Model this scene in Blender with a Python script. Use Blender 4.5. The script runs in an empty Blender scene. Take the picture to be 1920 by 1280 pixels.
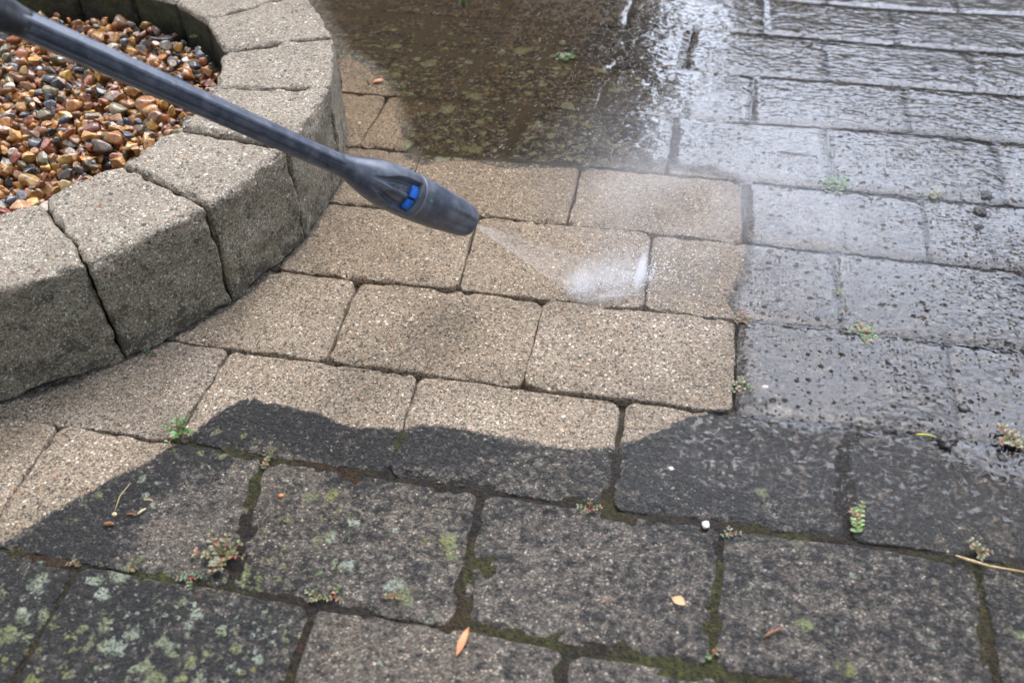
import bpy, bmesh, math, random
import numpy as np
from mathutils import Vector, Matrix, noise as mnoise

# ------------------------------------------------------------------ camera, sky, sun
scene = bpy.context.scene
C = scene.collection
CAM = np.array([0.37830, -1.13537, 0.70365])
RT = np.array([0.97757, 0.20874, -0.02803]); UP = np.array([-0.11782, 0.65229, 0.74875]); FW = np.array([-0.17458, 0.72866, -0.66226])
cam_data = bpy.data.cameras.new('camera')
cam_data.sensor_width = 36.0
cam_data.lens = 1882.45 / 1920 * 36.0
cam_data.clip_start = 0.02
cam_data.clip_end = 500
cam_data.dof.use_dof = True
cam_data.dof.focus_distance = 1.10
cam_data.dof.aperture_fstop = 5.6
cam = bpy.data.objects.new('camera', cam_data)
C.objects.link(cam)
cam.matrix_world = Matrix(((RT[0], UP[0], -FW[0], CAM[0]), (RT[1], UP[1], -FW[1], CAM[1]), (RT[2], UP[2], -FW[2], CAM[2]), (0, 0, 0, 1)))
scene.camera = cam

SUN_AZ, SUN_EL = math.radians(-8), math.radians(64)
world = bpy.data.worlds.new('World')
scene.world = world
world.use_nodes = True
wt = world.node_tree
wt.nodes.clear()
def wn(t, **k):
    n = wt.nodes.new(t)
    for a, b in k.items(): setattr(n, a, b)
    return n
sky = wn('ShaderNodeTexSky', sky_type='NISHITA', sun_disc=False, sun_elevation=SUN_EL, sun_rotation=SUN_AZ, air_density=1.0, dust_density=1.0, ozone_density=1.0)
hsv = wn('ShaderNodeHueSaturation'); hsv.inputs['Saturation'].default_value = 0.56; hsv.inputs['Value'].default_value = 1.0
tc = wn('ShaderNodeTexCoord')
# thin bright cloud in front of the sun, broken cloud elsewhere
GL_AZ, GL_EL = math.radians(10), math.radians(41)
dot = wn('ShaderNodeVectorMath', operation='DOT_PRODUCT')
dot.inputs[1].default_value = (math.sin(GL_AZ) * math.cos(GL_EL), math.cos(GL_AZ) * math.cos(GL_EL), math.sin(GL_EL))
glow = wn('ShaderNodeMapRange', interpolation_type='SMOOTHERSTEP')
glow.inputs['From Min'].default_value = math.cos(math.radians(44)); glow.inputs['From Max'].default_value = 1.0
glow.inputs['To Min'].default_value = 0.0; glow.inputs['To Max'].default_value = 5.2
cn = wn('ShaderNodeTexNoise'); cn.inputs['Scale'].default_value = 2.6; cn.inputs['Detail'].default_value = 5.0
cl = wn('ShaderNodeMapRange'); cl.inputs['From Min'].default_value = 0.35; cl.inputs['From Max'].default_value = 0.7
cl.inputs['To Min'].default_value = 0.7; cl.inputs['To Max'].default_value = 1.25
add = wn('ShaderNodeMath', operation='ADD')
mul = wn('ShaderNodeVectorMath', operation='SCALE')
bg = wn('ShaderNodeBackground'); bg.inputs['Strength'].default_value = 0.15
wo = wn('ShaderNodeOutputWorld')
L = wt.links.new
L(sky.outputs[0], hsv.inputs['Color']); L(tc.outputs['Generated'], dot.inputs[0]); L(dot.outputs['Value'], glow.inputs['Value'])
L(tc.outputs['Generated'], cn.inputs['Vector']); L(cn.outputs['Fac'], cl.inputs['Value'])
L(cl.outputs[0], add.inputs[0]); L(glow.outputs[0], add.inputs[1])
L(hsv.outputs[0], mul.inputs[0]); L(add.outputs[0], mul.inputs['Scale']); L(mul.outputs[0], bg.inputs['Color']); L(bg.outputs[0], wo.inputs['Surface'])

sun_data = bpy.data.lights.new('sun', 'SUN')
sun_data.energy = 0.8
sun_data.angle = math.radians(85)
sun_data.color = (1.0, 0.95, 0.87)
sun = bpy.data.objects.new('sun', sun_data)
C.objects.link(sun)
sd = Vector((math.sin(SUN_AZ) * math.cos(SUN_EL), math.cos(SUN_AZ) * math.cos(SUN_EL), math.sin(SUN_EL)))
sun.rotation_euler = sd.to_track_quat('Z', 'Y').to_euler()
sun.location = sd * 20

scene.view_settings.view_transform = 'Standard'
scene.view_settings.look = 'None'
scene.view_settings.exposure = 0.98
scene.view_settings.gamma = 1.0
scene.cycles.volume_bounces = 3
scene.cycles.volume_step_rate = 2.0
scene.cycles.max_bounces = 8
scene.cycles.caustics_reflective = False
scene.cycles.caustics_refractive = False

# ------------------------------------------------------------------ world-space survey of the patio (metres)
PAVERS = {
 (-5,1.5): [(0.319, 0.7066), (0.532, 0.7001), (0.5317, 0.5596), (0.3208, 0.5681)],
 (-5,2.5): [(0.532, 0.7001), (0.744, 0.6984), (0.7442, 0.5559), (0.5317, 0.5596)],
 (-5,3.5): [(0.744, 0.6984), (0.9544, 0.704), (0.9543, 0.5617), (0.7442, 0.5559)],
 (-4,-3): [(-0.6358, 0.5651), (-0.4237, 0.565), (-0.4234, 0.4234), (-0.6357, 0.4237)],
 (-4,-2): [(-0.4237, 0.565), (-0.2116, 0.565), (-0.2111, 0.4233), (-0.4234, 0.4234)],
 (-4,-1): [(-0.2116, 0.565), (0.0003, 0.5653), (0.0005, 0.4236), (-0.2111, 0.4233)],
 (-4,0): [(0.0003, 0.5653), (0.2133, 0.5667), (0.2131, 0.426), (0.0005, 0.4236)],
 (-4,1): [(0.2133, 0.5667), (0.4267, 0.5672), (0.4314, 0.431), (0.2131, 0.426)],
 (-4,2): [(0.4267, 0.5672), (0.6395, 0.5518), (0.6368, 0.4206), (0.4314, 0.431)],
 (-4,3): [(0.6395, 0.5518), (0.8491, 0.559), (0.8485, 0.4179), (0.6368, 0.4206)],
 (-3,-4.5): [(-0.9539, 0.4239), (-0.7418, 0.4238), (-0.7418, 0.2824), (-0.9539, 0.2826)],
 (-3,-3.5): [(-0.7418, 0.4238), (-0.5296, 0.4236), (-0.5294, 0.2821), (-0.7418, 0.2824)],
 (-3,-2.5): [(-0.5296, 0.4236), (-0.3172, 0.4233), (-0.3165, 0.2817), (-0.5294, 0.2821)],
 (-3,-1.5): [(-0.3172, 0.4233), (-0.1051, 0.4234), (-0.1037, 0.2821), (-0.3165, 0.2817)],
 (-3,-0.5): [(-0.1051, 0.4234), (0.1064, 0.4242), (0.1061, 0.2817), (-0.1037, 0.2821)],
 (-3,0.5): [(0.1064, 0.4242), (0.3218, 0.4289), (0.316, 0.2854), (0.1061, 0.2817)],
 (-3,1.5): [(0.3218, 0.4289), (0.5263, 0.4261), (0.5317, 0.285), (0.316, 0.2854)],
 (-3,2.5): [(0.5263, 0.4261), (0.7441, 0.4153), (0.7352, 0.2817), (0.5317, 0.285)],
 (-3,3.5): [(0.7441, 0.4153), (0.9536, 0.4206), (0.9521, 0.2809), (0.7352, 0.2817)],
 (-2,-4): [(-0.8478, 0.2825), (-0.6356, 0.2823), (-0.6356, 0.1409), (-0.8478, 0.1412)],
 (-2,-2): [(-0.423, 0.2818), (-0.2098, 0.282), (-0.209, 0.1404), (-0.4227, 0.1402)],
 (-2,-1): [(-0.2098, 0.282), (0.0012, 0.2815), (0.0005, 0.1387), (-0.209, 0.1404)],
 (-2,0): [(0.0012, 0.2815), (0.2116, 0.2831), (0.2114, 0.1377), (0.0005, 0.1387)],
 (-2,1): [(0.2116, 0.2831), (0.4194, 0.286), (0.4206, 0.1437), (0.2114, 0.1377)],
 (-2,2): [(0.4194, 0.286), (0.6372, 0.2834), (0.6349, 0.1507), (0.4206, 0.1437)],
 (-2,3): [(0.6372, 0.2834), (0.844, 0.281), (0.845, 0.1398), (0.6349, 0.1507)],
 (-1,-1.5): [(-0.3158, 0.1398), (-0.1031, 0.1419), (-0.0987, -0.0059), (-0.3154, -0.0025)],
 (-1,-0.5): [(-0.1031, 0.1419), (0.105, 0.1377), (0.1038, -0.0046), (-0.0987, -0.0059)],
 (-1,0.5): [(0.105, 0.1377), (0.317, 0.1396), (0.3206, -0.005), (0.1038, -0.0046)],
 (-1,1.5): [(0.317, 0.1396), (0.5217, 0.1513), (0.5339, -0.0062), (0.3206, -0.005)],
 (-1,2.5): [(0.5217, 0.1513), (0.7396, 0.1428), (0.7372, -0.0081), (0.5339, -0.0062)],
 (-1,3.5): [(0.7396, 0.1428), (0.952, 0.14), (0.9509, -0.0024), (0.7372, -0.0081)],
 (0,-1): [(-0.2072, -0.0045), (-0.0078, -0.009), (0.0036, -0.1396), (-0.2095, -0.144)],
 (0,0): [(-0.0078, -0.009), (0.2108, -0.0072), (0.2142, -0.1397), (0.0036, -0.1396)],
 (0,1): [(0.2108, -0.0072), (0.4188, -0.0049), (0.4262, -0.1393), (0.2142, -0.1397)],
 (0,2): [(0.4188, -0.0049), (0.6372, -0.0076), (0.6328, -0.1411), (0.4262, -0.1393)],
 (0,3): [(0.6372, -0.0076), (0.8436, -0.0051), (0.8407, -0.1431), (0.6328, -0.1411)],
 (1,-1.5): [(-0.3163, -0.1429), (-0.1037, -0.1431), (-0.1045, -0.285), (-0.3169, -0.283)],
 (1,-0.5): [(-0.1037, -0.1431), (0.102, -0.1398), (0.1133, -0.2866), (-0.1045, -0.285)],
 (1,0.5): [(0.102, -0.1398), (0.3171, -0.1393), (0.323, -0.2832), (0.1133, -0.2866)],
 (1,1.5): [(0.3171, -0.1393), (0.5256, -0.14), (0.5335, -0.2813), (0.323, -0.2832)],
 (1,2.5): [(0.5256, -0.14), (0.7311, -0.1423), (0.74, -0.2826), (0.5335, -0.2813)],
 (2,-1): [(-0.21, -0.2837), (-0.0019, -0.2873), (0.0066, -0.4256), (-0.2105, -0.4231)],
 (2,0): [(-0.0019, -0.2873), (0.2129, -0.2851), (0.217, -0.4265), (0.0066, -0.4256)],
 (2,1): [(0.2129, -0.2851), (0.4235, -0.2817), (0.4252, -0.4249), (0.217, -0.4265)],
 (2,2): [(0.4235, -0.2817), (0.6369, -0.282), (0.634, -0.423), (0.4252, -0.4249)],
 (2,3): [(0.6369, -0.282), (0.8445, -0.2831), (0.8469, -0.4236), (0.634, -0.423)],
 (3,-2.5): [(-0.5301, -0.4236), (-0.3192, -0.4222), (-0.3233, -0.5614), (-0.5307, -0.5646)],
 (3,-1.5): [(-0.3192, -0.4222), (-0.1011, -0.425), (-0.0996, -0.5608), (-0.3233, -0.5614)],
 (3,-0.5): [(-0.1011, -0.425), (0.109, -0.4263), (0.1186, -0.5649), (-0.0996, -0.5608)],
 (3,0.5): [(0.109, -0.4263), (0.3183, -0.426), (0.3243, -0.5656), (0.1186, -0.5649)],
 (3,1.5): [(0.3183, -0.426), (0.5349, -0.4238), (0.5285, -0.5632), (0.3243, -0.5656)],
 (3,2.5): [(0.5349, -0.4238), (0.7408, -0.4231), (0.7401, -0.5633), (0.5285, -0.5632)],
 (4,-2): [(-0.4262, -0.5634), (-0.2212, -0.5592), (-0.2145, -0.7063), (-0.4257, -0.7056)],
 (4,-1): [(-0.2212, -0.5592), (-0.0035, -0.5629), (0.0234, -0.709), (-0.2145, -0.7063)],
 (4,0): [(-0.0035, -0.5629), (0.2084, -0.5659), (0.2197, -0.7081), (0.0234, -0.709)],
 (4,1): [(0.2084, -0.5659), (0.4217, -0.5644), (0.422, -0.7065), (0.2197, -0.7081)],
 (4,2): [(0.4217, -0.5644), (0.6333, -0.5625), (0.6344, -0.7051), (0.422, -0.7065)],
 (4,3): [(0.6333, -0.5625), (0.8469, -0.5644), (0.8472, -0.7059), (0.6344, -0.7051)],
 (5,-1.5): [(-0.3207, -0.7056), (-0.1126, -0.7081), (-0.1047, -0.8487), (-0.3194, -0.8476)],
 (5,-0.5): [(-0.1126, -0.7081), (0.0994, -0.7088), (0.1088, -0.8494), (-0.1047, -0.8487)],
 (5,0.5): [(0.0994, -0.7088), (0.3118, -0.7073), (0.3171, -0.8486), (0.1088, -0.8494)],
 (5,1.5): [(0.3118, -0.7073), (0.5285, -0.706), (0.5289, -0.8478), (0.3171, -0.8486)],
}
OUTER = [
 [(-1.59, 1.272), (-1.378, 1.272), (-1.378, 1.131), (-1.59, 1.131)],
 [(-1.378, 1.272), (-1.166, 1.272), (-1.166, 1.131), (-1.378, 1.131)],
 [(-1.166, 1.272), (-0.954, 1.272), (-0.954, 1.131), (-1.166, 1.131)],
 [(-0.954, 1.272), (-0.742, 1.272), (-0.742, 1.131), (-0.954, 1.131)],
 [(-0.742, 1.272), (-0.53, 1.272), (-0.53, 1.131), (-0.742, 1.131)],
 [(-0.53, 1.272), (-0.318, 1.272), (-0.318, 1.131), (-0.53, 1.131)],
 [(-0.318, 1.272), (-0.106, 1.272), (-0.106, 1.131), (-0.318, 1.131)],
 [(-0.106, 1.272), (0.106, 1.272), (0.106, 1.131), (-0.106, 1.131)],
 [(0.106, 1.272), (0.318, 1.272), (0.318, 1.13), (0.106, 1.131)],
 [(0.318, 1.272), (0.53, 1.272), (0.53, 1.13), (0.318, 1.13)],
 [(0.53, 1.272), (0.742, 1.272), (0.742, 1.13), (0.53, 1.13)],
 [(0.742, 1.272), (0.954, 1.272), (0.954, 1.13), (0.742, 1.13)],
 [(0.954, 1.272), (1.166, 1.272), (1.166, 1.13), (0.954, 1.13)],
 [(1.166, 1.272), (1.378, 1.272), (1.378, 1.131), (1.166, 1.13)],
 [(1.378, 1.272), (1.59, 1.272), (1.59, 1.131), (1.378, 1.131)],
 [(1.59, 1.272), (1.802, 1.272), (1.802, 1.131), (1.59, 1.131)],
 [(-1.484, 1.131), (-1.272, 1.131), (-1.272, 0.989), (-1.484, 0.989)],
 [(-1.272, 1.131), (-1.06, 1.131), (-1.06, 0.989), (-1.272, 0.989)],
 [(-1.06, 1.131), (-0.848, 1.131), (-0.848, 0.989), (-1.06, 0.989)],
 [(-0.848, 1.131), (-0.636, 1.131), (-0.636, 0.989), (-0.848, 0.989)],
 [(-0.636, 1.131), (-0.424, 1.131), (-0.424, 0.989), (-0.636, 0.989)],
 [(-0.424, 1.131), (-0.212, 1.131), (-0.212, 0.989), (-0.424, 0.989)],
 [(-0.212, 1.131), (0.0, 1.131), (0.0, 0.989), (-0.212, 0.989)],
 [(0.0, 1.131), (0.212, 1.13), (0.212, 0.989), (0.0, 0.989)],
 [(0.212, 1.13), (0.424, 1.13), (0.424, 0.988), (0.212, 0.989)],
 [(0.424, 1.13), (0.636, 1.13), (0.636, 0.988), (0.424, 0.988)],
 [(0.636, 1.13), (0.848, 1.13), (0.848, 0.988), (0.636, 0.988)],
 [(0.848, 1.13), (1.06, 1.13), (1.06, 0.989), (0.848, 0.988)],
 [(1.06, 1.13), (1.272, 1.13), (1.272, 0.989), (1.06, 0.989)],
 [(1.272, 1.13), (1.484, 1.131), (1.484, 0.989), (1.272, 0.989)],
 [(1.484, 1.131), (1.696, 1.131), (1.696, 0.989), (1.484, 0.989)],
 [(-1.59, 0.989), (-1.378, 0.989), (-1.378, 0.848), (-1.59, 0.848)],
 [(-1.378, 0.989), (-1.166, 0.989), (-1.166, 0.848), (-1.378, 0.848)],
 [(-1.166, 0.989), (-0.954, 0.989), (-0.954, 0.848), (-1.166, 0.848)],
 [(-0.954, 0.989), (-0.742, 0.989), (-0.742, 0.848), (-0.954, 0.848)],
 [(-0.742, 0.989), (-0.53, 0.989), (-0.53, 0.848), (-0.742, 0.848)],
 [(-0.53, 0.989), (-0.318, 0.989), (-0.318, 0.848), (-0.53, 0.848)],
 [(-0.318, 0.989), (-0.106, 0.989), (-0.106, 0.848), (-0.318, 0.848)],
 [(-0.106, 0.989), (0.106, 0.989), (0.106, 0.848), (-0.106, 0.848)],
 [(0.106, 0.989), (0.318, 0.989), (0.318, 0.847), (0.106, 0.848)],
 [(0.318, 0.989), (0.53, 0.988), (0.531, 0.845), (0.318, 0.847)],
 [(0.53, 0.988), (0.742, 0.988), (0.743, 0.844), (0.531, 0.845)],
 [(0.742, 0.988), (0.954, 0.988), (0.954, 0.846), (0.743, 0.844)],
 [(0.954, 0.988), (1.166, 0.989), (1.166, 0.847), (0.954, 0.846)],
 [(1.166, 0.989), (1.378, 0.989), (1.378, 0.848), (1.166, 0.847)],
 [(1.378, 0.989), (1.59, 0.989), (1.59, 0.848), (1.378, 0.848)],
 [(1.59, 0.989), (1.802, 0.989), (1.802, 0.848), (1.59, 0.848)],
 [(-1.484, 0.848), (-1.272, 0.848), (-1.272, 0.707), (-1.484, 0.707)],
 [(-1.272, 0.848), (-1.06, 0.848), (-1.06, 0.707), (-1.272, 0.707)],
 [(-1.06, 0.848), (-0.848, 0.848), (-0.848, 0.707), (-1.06, 0.707)],
 [(-0.848, 0.848), (-0.636, 0.848), (-0.636, 0.707), (-0.848, 0.707)],
 [(-0.636, 0.848), (-0.424, 0.848), (-0.424, 0.706), (-0.636, 0.707)],
 [(-0.424, 0.848), (-0.212, 0.848), (-0.212, 0.706), (-0.424, 0.706)],
 [(-0.212, 0.848), (0.0, 0.848), (0.0, 0.707), (-0.212, 0.706)],
 [(0.0, 0.848), (0.212, 0.848), (0.213, 0.707), (0.0, 0.707)],
 [(0.212, 0.848), (0.425, 0.846), (0.425, 0.705), (0.213, 0.707)],
 [(0.425, 0.846), (0.637, 0.844), (0.639, 0.697), (0.425, 0.705)],
 [(0.637, 0.844), (0.849, 0.845), (0.849, 0.702), (0.639, 0.697)],
 [(0.849, 0.845), (1.06, 0.847), (1.06, 0.705), (0.849, 0.702)],
 [(1.06, 0.847), (1.272, 0.848), (1.272, 0.706), (1.06, 0.705)],
 [(1.272, 0.848), (1.484, 0.848), (1.484, 0.706), (1.272, 0.706)],
 [(1.484, 0.848), (1.696, 0.848), (1.696, 0.707), (1.484, 0.706)],
 [(-1.59, 0.707), (-1.378, 0.707), (-1.378, 0.565), (-1.59, 0.565)],
 [(-1.378, 0.707), (-1.166, 0.707), (-1.166, 0.565), (-1.378, 0.565)],
 [(-1.166, 0.707), (-0.954, 0.707), (-0.954, 0.565), (-1.166, 0.565)],
 [(-0.954, 0.707), (-0.742, 0.707), (-0.742, 0.565), (-0.954, 0.565)],
 [(-0.742, 0.707), (-0.53, 0.707), (-0.53, 0.565), (-0.742, 0.565)],
 [(-0.53, 0.707), (-0.318, 0.706), (-0.318, 0.565), (-0.53, 0.565)],
 [(-0.318, 0.706), (-0.106, 0.707), (-0.106, 0.565), (-0.318, 0.565)],
 [(-0.106, 0.707), (0.106, 0.707), (0.107, 0.566), (-0.106, 0.565)],
 [(0.106, 0.707), (0.319, 0.707), (0.321, 0.568), (0.107, 0.566)],
 [(0.954, 0.704), (1.166, 0.706), (1.166, 0.564), (0.954, 0.562)],
 [(1.166, 0.706), (1.378, 0.706), (1.378, 0.565), (1.166, 0.564)],
 [(1.378, 0.706), (1.59, 0.707), (1.59, 0.565), (1.378, 0.565)],
 [(1.59, 0.707), (1.802, 0.707), (1.802, 0.565), (1.59, 0.565)],
 [(-1.484, 0.565), (-1.272, 0.565), (-1.272, 0.424), (-1.484, 0.424)],
 [(-1.272, 0.565), (-1.06, 0.565), (-1.06, 0.424), (-1.272, 0.424)],
 [(-1.06, 0.565), (-0.848, 0.565), (-0.848, 0.424), (-1.06, 0.424)],
 [(-0.848, 0.565), (-0.636, 0.565), (-0.636, 0.424), (-0.848, 0.424)],
 [(0.849, 0.559), (1.06, 0.563), (1.06, 0.422), (0.848, 0.418)],
 [(1.06, 0.563), (1.272, 0.565), (1.272, 0.423), (1.06, 0.422)],
 [(1.272, 0.565), (1.484, 0.565), (1.484, 0.424), (1.272, 0.423)],
 [(1.484, 0.565), (1.696, 0.565), (1.696, 0.424), (1.484, 0.424)],
 [(-1.59, 0.424), (-1.378, 0.424), (-1.378, 0.283), (-1.59, 0.283)],
 [(-1.378, 0.424), (-1.166, 0.424), (-1.166, 0.283), (-1.378, 0.283)],
 [(-1.166, 0.424), (-0.954, 0.424), (-0.954, 0.283), (-1.166, 0.283)],
 [(0.954, 0.421), (1.166, 0.423), (1.165, 0.282), (0.952, 0.281)],
 [(1.166, 0.423), (1.378, 0.424), (1.378, 0.282), (1.165, 0.282)],
 [(1.378, 0.424), (1.59, 0.424), (1.59, 0.283), (1.378, 0.282)],
 [(1.59, 0.424), (1.802, 0.424), (1.802, 0.283), (1.59, 0.283)],
 [(-1.484, 0.283), (-1.272, 0.283), (-1.272, 0.141), (-1.484, 0.141)],
 [(-1.272, 0.283), (-1.06, 0.283), (-1.06, 0.141), (-1.272, 0.141)],
 [(-1.06, 0.283), (-0.848, 0.283), (-0.848, 0.141), (-1.06, 0.141)],
 [(0.844, 0.281), (1.059, 0.281), (1.059, 0.14), (0.845, 0.14)],
 [(1.059, 0.281), (1.272, 0.282), (1.272, 0.141), (1.059, 0.14)],
 [(1.272, 0.282), (1.484, 0.282), (1.484, 0.141), (1.272, 0.141)],
 [(1.484, 0.282), (1.696, 0.283), (1.696, 0.141), (1.484, 0.141)],
 [(-1.59, 0.141), (-1.378, 0.141), (-1.378, -0.0), (-1.59, -0.0)],
 [(-1.378, 0.141), (-1.166, 0.141), (-1.166, -0.0), (-1.378, -0.0)],
 [(-1.166, 0.141), (-0.954, 0.141), (-0.954, -0.0), (-1.166, -0.0)],
 [(-0.954, 0.141), (-0.742, 0.141), (-0.742, -0.0), (-0.954, -0.0)],
 [(0.952, 0.14), (1.165, 0.141), (1.165, -0.001), (0.951, -0.002)],
 [(1.165, 0.141), (1.378, 0.141), (1.378, -0.0), (1.165, -0.001)],
 [(1.378, 0.141), (1.59, 0.141), (1.59, -0.0), (1.378, -0.0)],
 [(1.59, 0.141), (1.802, 0.141), (1.802, -0.0), (1.59, -0.0)],
 [(-1.484, -0.0), (-1.272, -0.0), (-1.272, -0.141), (-1.484, -0.141)],
 [(-1.272, -0.0), (-1.06, -0.0), (-1.06, -0.141), (-1.272, -0.141)],
 [(-1.06, -0.0), (-0.848, -0.0), (-0.848, -0.141), (-1.06, -0.141)],
 [(0.844, -0.005), (1.058, -0.001), (1.058, -0.142), (0.841, -0.143)],
 [(1.058, -0.001), (1.271, -0.0), (1.271, -0.142), (1.058, -0.142)],
 [(1.271, -0.0), (1.484, -0.0), (1.484, -0.141), (1.271, -0.142)],
 [(1.484, -0.0), (1.696, -0.0), (1.696, -0.141), (1.484, -0.141)],
 [(-1.59, -0.141), (-1.378, -0.141), (-1.378, -0.283), (-1.59, -0.283)],
 [(-1.378, -0.141), (-1.166, -0.141), (-1.166, -0.283), (-1.378, -0.283)],
 [(-1.166, -0.141), (-0.954, -0.141), (-0.954, -0.283), (-1.166, -0.283)],
 [(0.731, -0.142), (0.95, -0.143), (0.952, -0.283), (0.74, -0.283)],
 [(0.95, -0.143), (1.165, -0.142), (1.165, -0.283), (0.952, -0.283)],
 [(1.165, -0.142), (1.378, -0.142), (1.378, -0.283), (1.165, -0.283)],
 [(1.378, -0.142), (1.59, -0.141), (1.59, -0.283), (1.378, -0.283)],
 [(1.59, -0.141), (1.802, -0.141), (1.802, -0.283), (1.59, -0.283)],
 [(-1.484, -0.283), (-1.272, -0.283), (-1.272, -0.424), (-1.484, -0.424)],
 [(-1.272, -0.283), (-1.06, -0.283), (-1.06, -0.424), (-1.272, -0.424)],
 [(-1.06, -0.283), (-0.848, -0.283), (-0.848, -0.424), (-1.06, -0.424)],
 [(0.845, -0.283), (1.059, -0.283), (1.059, -0.424), (0.847, -0.424)],
 [(1.059, -0.283), (1.272, -0.283), (1.272, -0.424), (1.059, -0.424)],
 [(1.272, -0.283), (1.484, -0.283), (1.484, -0.424), (1.272, -0.424)],
 [(1.484, -0.283), (1.696, -0.283), (1.696, -0.424), (1.484, -0.424)],
 [(-1.59, -0.424), (-1.378, -0.424), (-1.378, -0.565), (-1.59, -0.565)],
 [(-1.378, -0.424), (-1.166, -0.424), (-1.166, -0.565), (-1.378, -0.565)],
 [(-1.166, -0.424), (-0.954, -0.424), (-0.954, -0.565), (-1.166, -0.565)],
 [(-0.954, -0.424), (-0.742, -0.424), (-0.742, -0.565), (-0.954, -0.565)],
 [(0.741, -0.423), (0.953, -0.424), (0.953, -0.565), (0.74, -0.563)],
 [(0.953, -0.424), (1.166, -0.424), (1.166, -0.565), (0.953, -0.565)],
 [(1.166, -0.424), (1.378, -0.424), (1.378, -0.565), (1.166, -0.565)],
 [(1.378, -0.424), (1.59, -0.424), (1.59, -0.565), (1.378, -0.565)],
 [(1.59, -0.424), (1.802, -0.424), (1.802, -0.565), (1.59, -0.565)],
 [(-1.484, -0.565), (-1.272, -0.565), (-1.272, -0.707), (-1.484, -0.707)],
 [(-1.272, -0.565), (-1.06, -0.565), (-1.06, -0.707), (-1.272, -0.707)],
 [(-1.06, -0.565), (-0.848, -0.565), (-0.848, -0.707), (-1.06, -0.707)],
 [(-0.848, -0.565), (-0.636, -0.565), (-0.636, -0.706), (-0.848, -0.707)],
 [(-0.636, -0.565), (-0.426, -0.563), (-0.426, -0.706), (-0.636, -0.706)],
 [(0.847, -0.564), (1.06, -0.565), (1.06, -0.707), (0.847, -0.706)],
 [(1.06, -0.565), (1.272, -0.565), (1.272, -0.707), (1.06, -0.707)],
 [(1.272, -0.565), (1.484, -0.565), (1.484, -0.707), (1.272, -0.707)],
 [(1.484, -0.565), (1.696, -0.565), (1.696, -0.707), (1.484, -0.707)],
 [(-1.59, -0.707), (-1.378, -0.707), (-1.378, -0.848), (-1.59, -0.848)],
 [(-1.378, -0.707), (-1.166, -0.707), (-1.166, -0.848), (-1.378, -0.848)],
 [(-1.166, -0.707), (-0.954, -0.707), (-0.954, -0.848), (-1.166, -0.848)],
 [(-0.954, -0.707), (-0.742, -0.707), (-0.742, -0.848), (-0.954, -0.848)],
 [(-0.742, -0.707), (-0.531, -0.706), (-0.53, -0.848), (-0.742, -0.848)],
 [(-0.531, -0.706), (-0.321, -0.706), (-0.319, -0.848), (-0.53, -0.848)],
 [(0.528, -0.706), (0.741, -0.705), (0.741, -0.848), (0.529, -0.848)],
 [(0.741, -0.705), (0.954, -0.706), (0.954, -0.848), (0.741, -0.848)],
 [(0.954, -0.706), (1.166, -0.707), (1.166, -0.848), (0.954, -0.848)],
 [(1.166, -0.707), (1.378, -0.707), (1.378, -0.848), (1.166, -0.848)],
 [(1.378, -0.707), (1.59, -0.707), (1.59, -0.848), (1.378, -0.848)],
 [(1.59, -0.707), (1.802, -0.707), (1.802, -0.848), (1.59, -0.848)],
 [(-1.484, -0.848), (-1.272, -0.848), (-1.272, -0.989), (-1.484, -0.989)],
 [(-1.272, -0.848), (-1.06, -0.848), (-1.06, -0.989), (-1.272, -0.989)],
 [(-1.06, -0.848), (-0.848, -0.848), (-0.848, -0.989), (-1.06, -0.989)],
 [(-0.848, -0.848), (-0.636, -0.848), (-0.636, -0.989), (-0.848, -0.989)],
 [(-0.636, -0.848), (-0.425, -0.848), (-0.424, -0.989), (-0.636, -0.989)],
 [(-0.425, -0.848), (-0.213, -0.848), (-0.212, -0.989), (-0.424, -0.989)],
 [(-0.213, -0.848), (0.007, -0.849), (0.002, -0.99), (-0.212, -0.989)],
 [(0.007, -0.849), (0.214, -0.849), (0.213, -0.99), (0.002, -0.99)],
 [(0.214, -0.849), (0.422, -0.848), (0.424, -0.99), (0.213, -0.99)],
 [(0.422, -0.848), (0.635, -0.848), (0.636, -0.989), (0.424, -0.99)],
 [(0.635, -0.848), (0.848, -0.848), (0.848, -0.989), (0.636, -0.989)],
 [(0.848, -0.848), (1.06, -0.848), (1.06, -0.989), (0.848, -0.989)],
 [(1.06, -0.848), (1.272, -0.848), (1.272, -0.989), (1.06, -0.989)],
 [(1.272, -0.848), (1.484, -0.848), (1.484, -0.989), (1.272, -0.989)],
 [(1.484, -0.848), (1.696, -0.848), (1.696, -0.989), (1.484, -0.989)],
 [(-1.59, -0.989), (-1.378, -0.989), (-1.378, -1.131), (-1.59, -1.131)],
 [(-1.378, -0.989), (-1.166, -0.989), (-1.166, -1.131), (-1.378, -1.131)],
 [(-1.166, -0.989), (-0.954, -0.989), (-0.954, -1.131), (-1.166, -1.131)],
 [(-0.954, -0.989), (-0.742, -0.989), (-0.742, -1.131), (-0.954, -1.131)],
 [(-0.742, -0.989), (-0.53, -0.989), (-0.53, -1.131), (-0.742, -1.131)],
 [(-0.53, -0.989), (-0.318, -0.989), (-0.318, -1.131), (-0.53, -1.131)],
 [(-0.318, -0.989), (-0.105, -0.99), (-0.105, -1.131), (-0.318, -1.131)],
 [(-0.105, -0.99), (0.108, -0.99), (0.107, -1.131), (-0.105, -1.131)],
 [(0.108, -0.99), (0.318, -0.99), (0.318, -1.131), (0.107, -1.131)],
 [(0.318, -0.99), (0.53, -0.989), (0.53, -1.131), (0.318, -1.131)],
 [(0.53, -0.989), (0.742, -0.989), (0.742, -1.131), (0.53, -1.131)],
 [(0.742, -0.989), (0.954, -0.989), (0.954, -1.131), (0.742, -1.131)],
 [(0.954, -0.989), (1.166, -0.989), (1.166, -1.131), (0.954, -1.131)],
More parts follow.
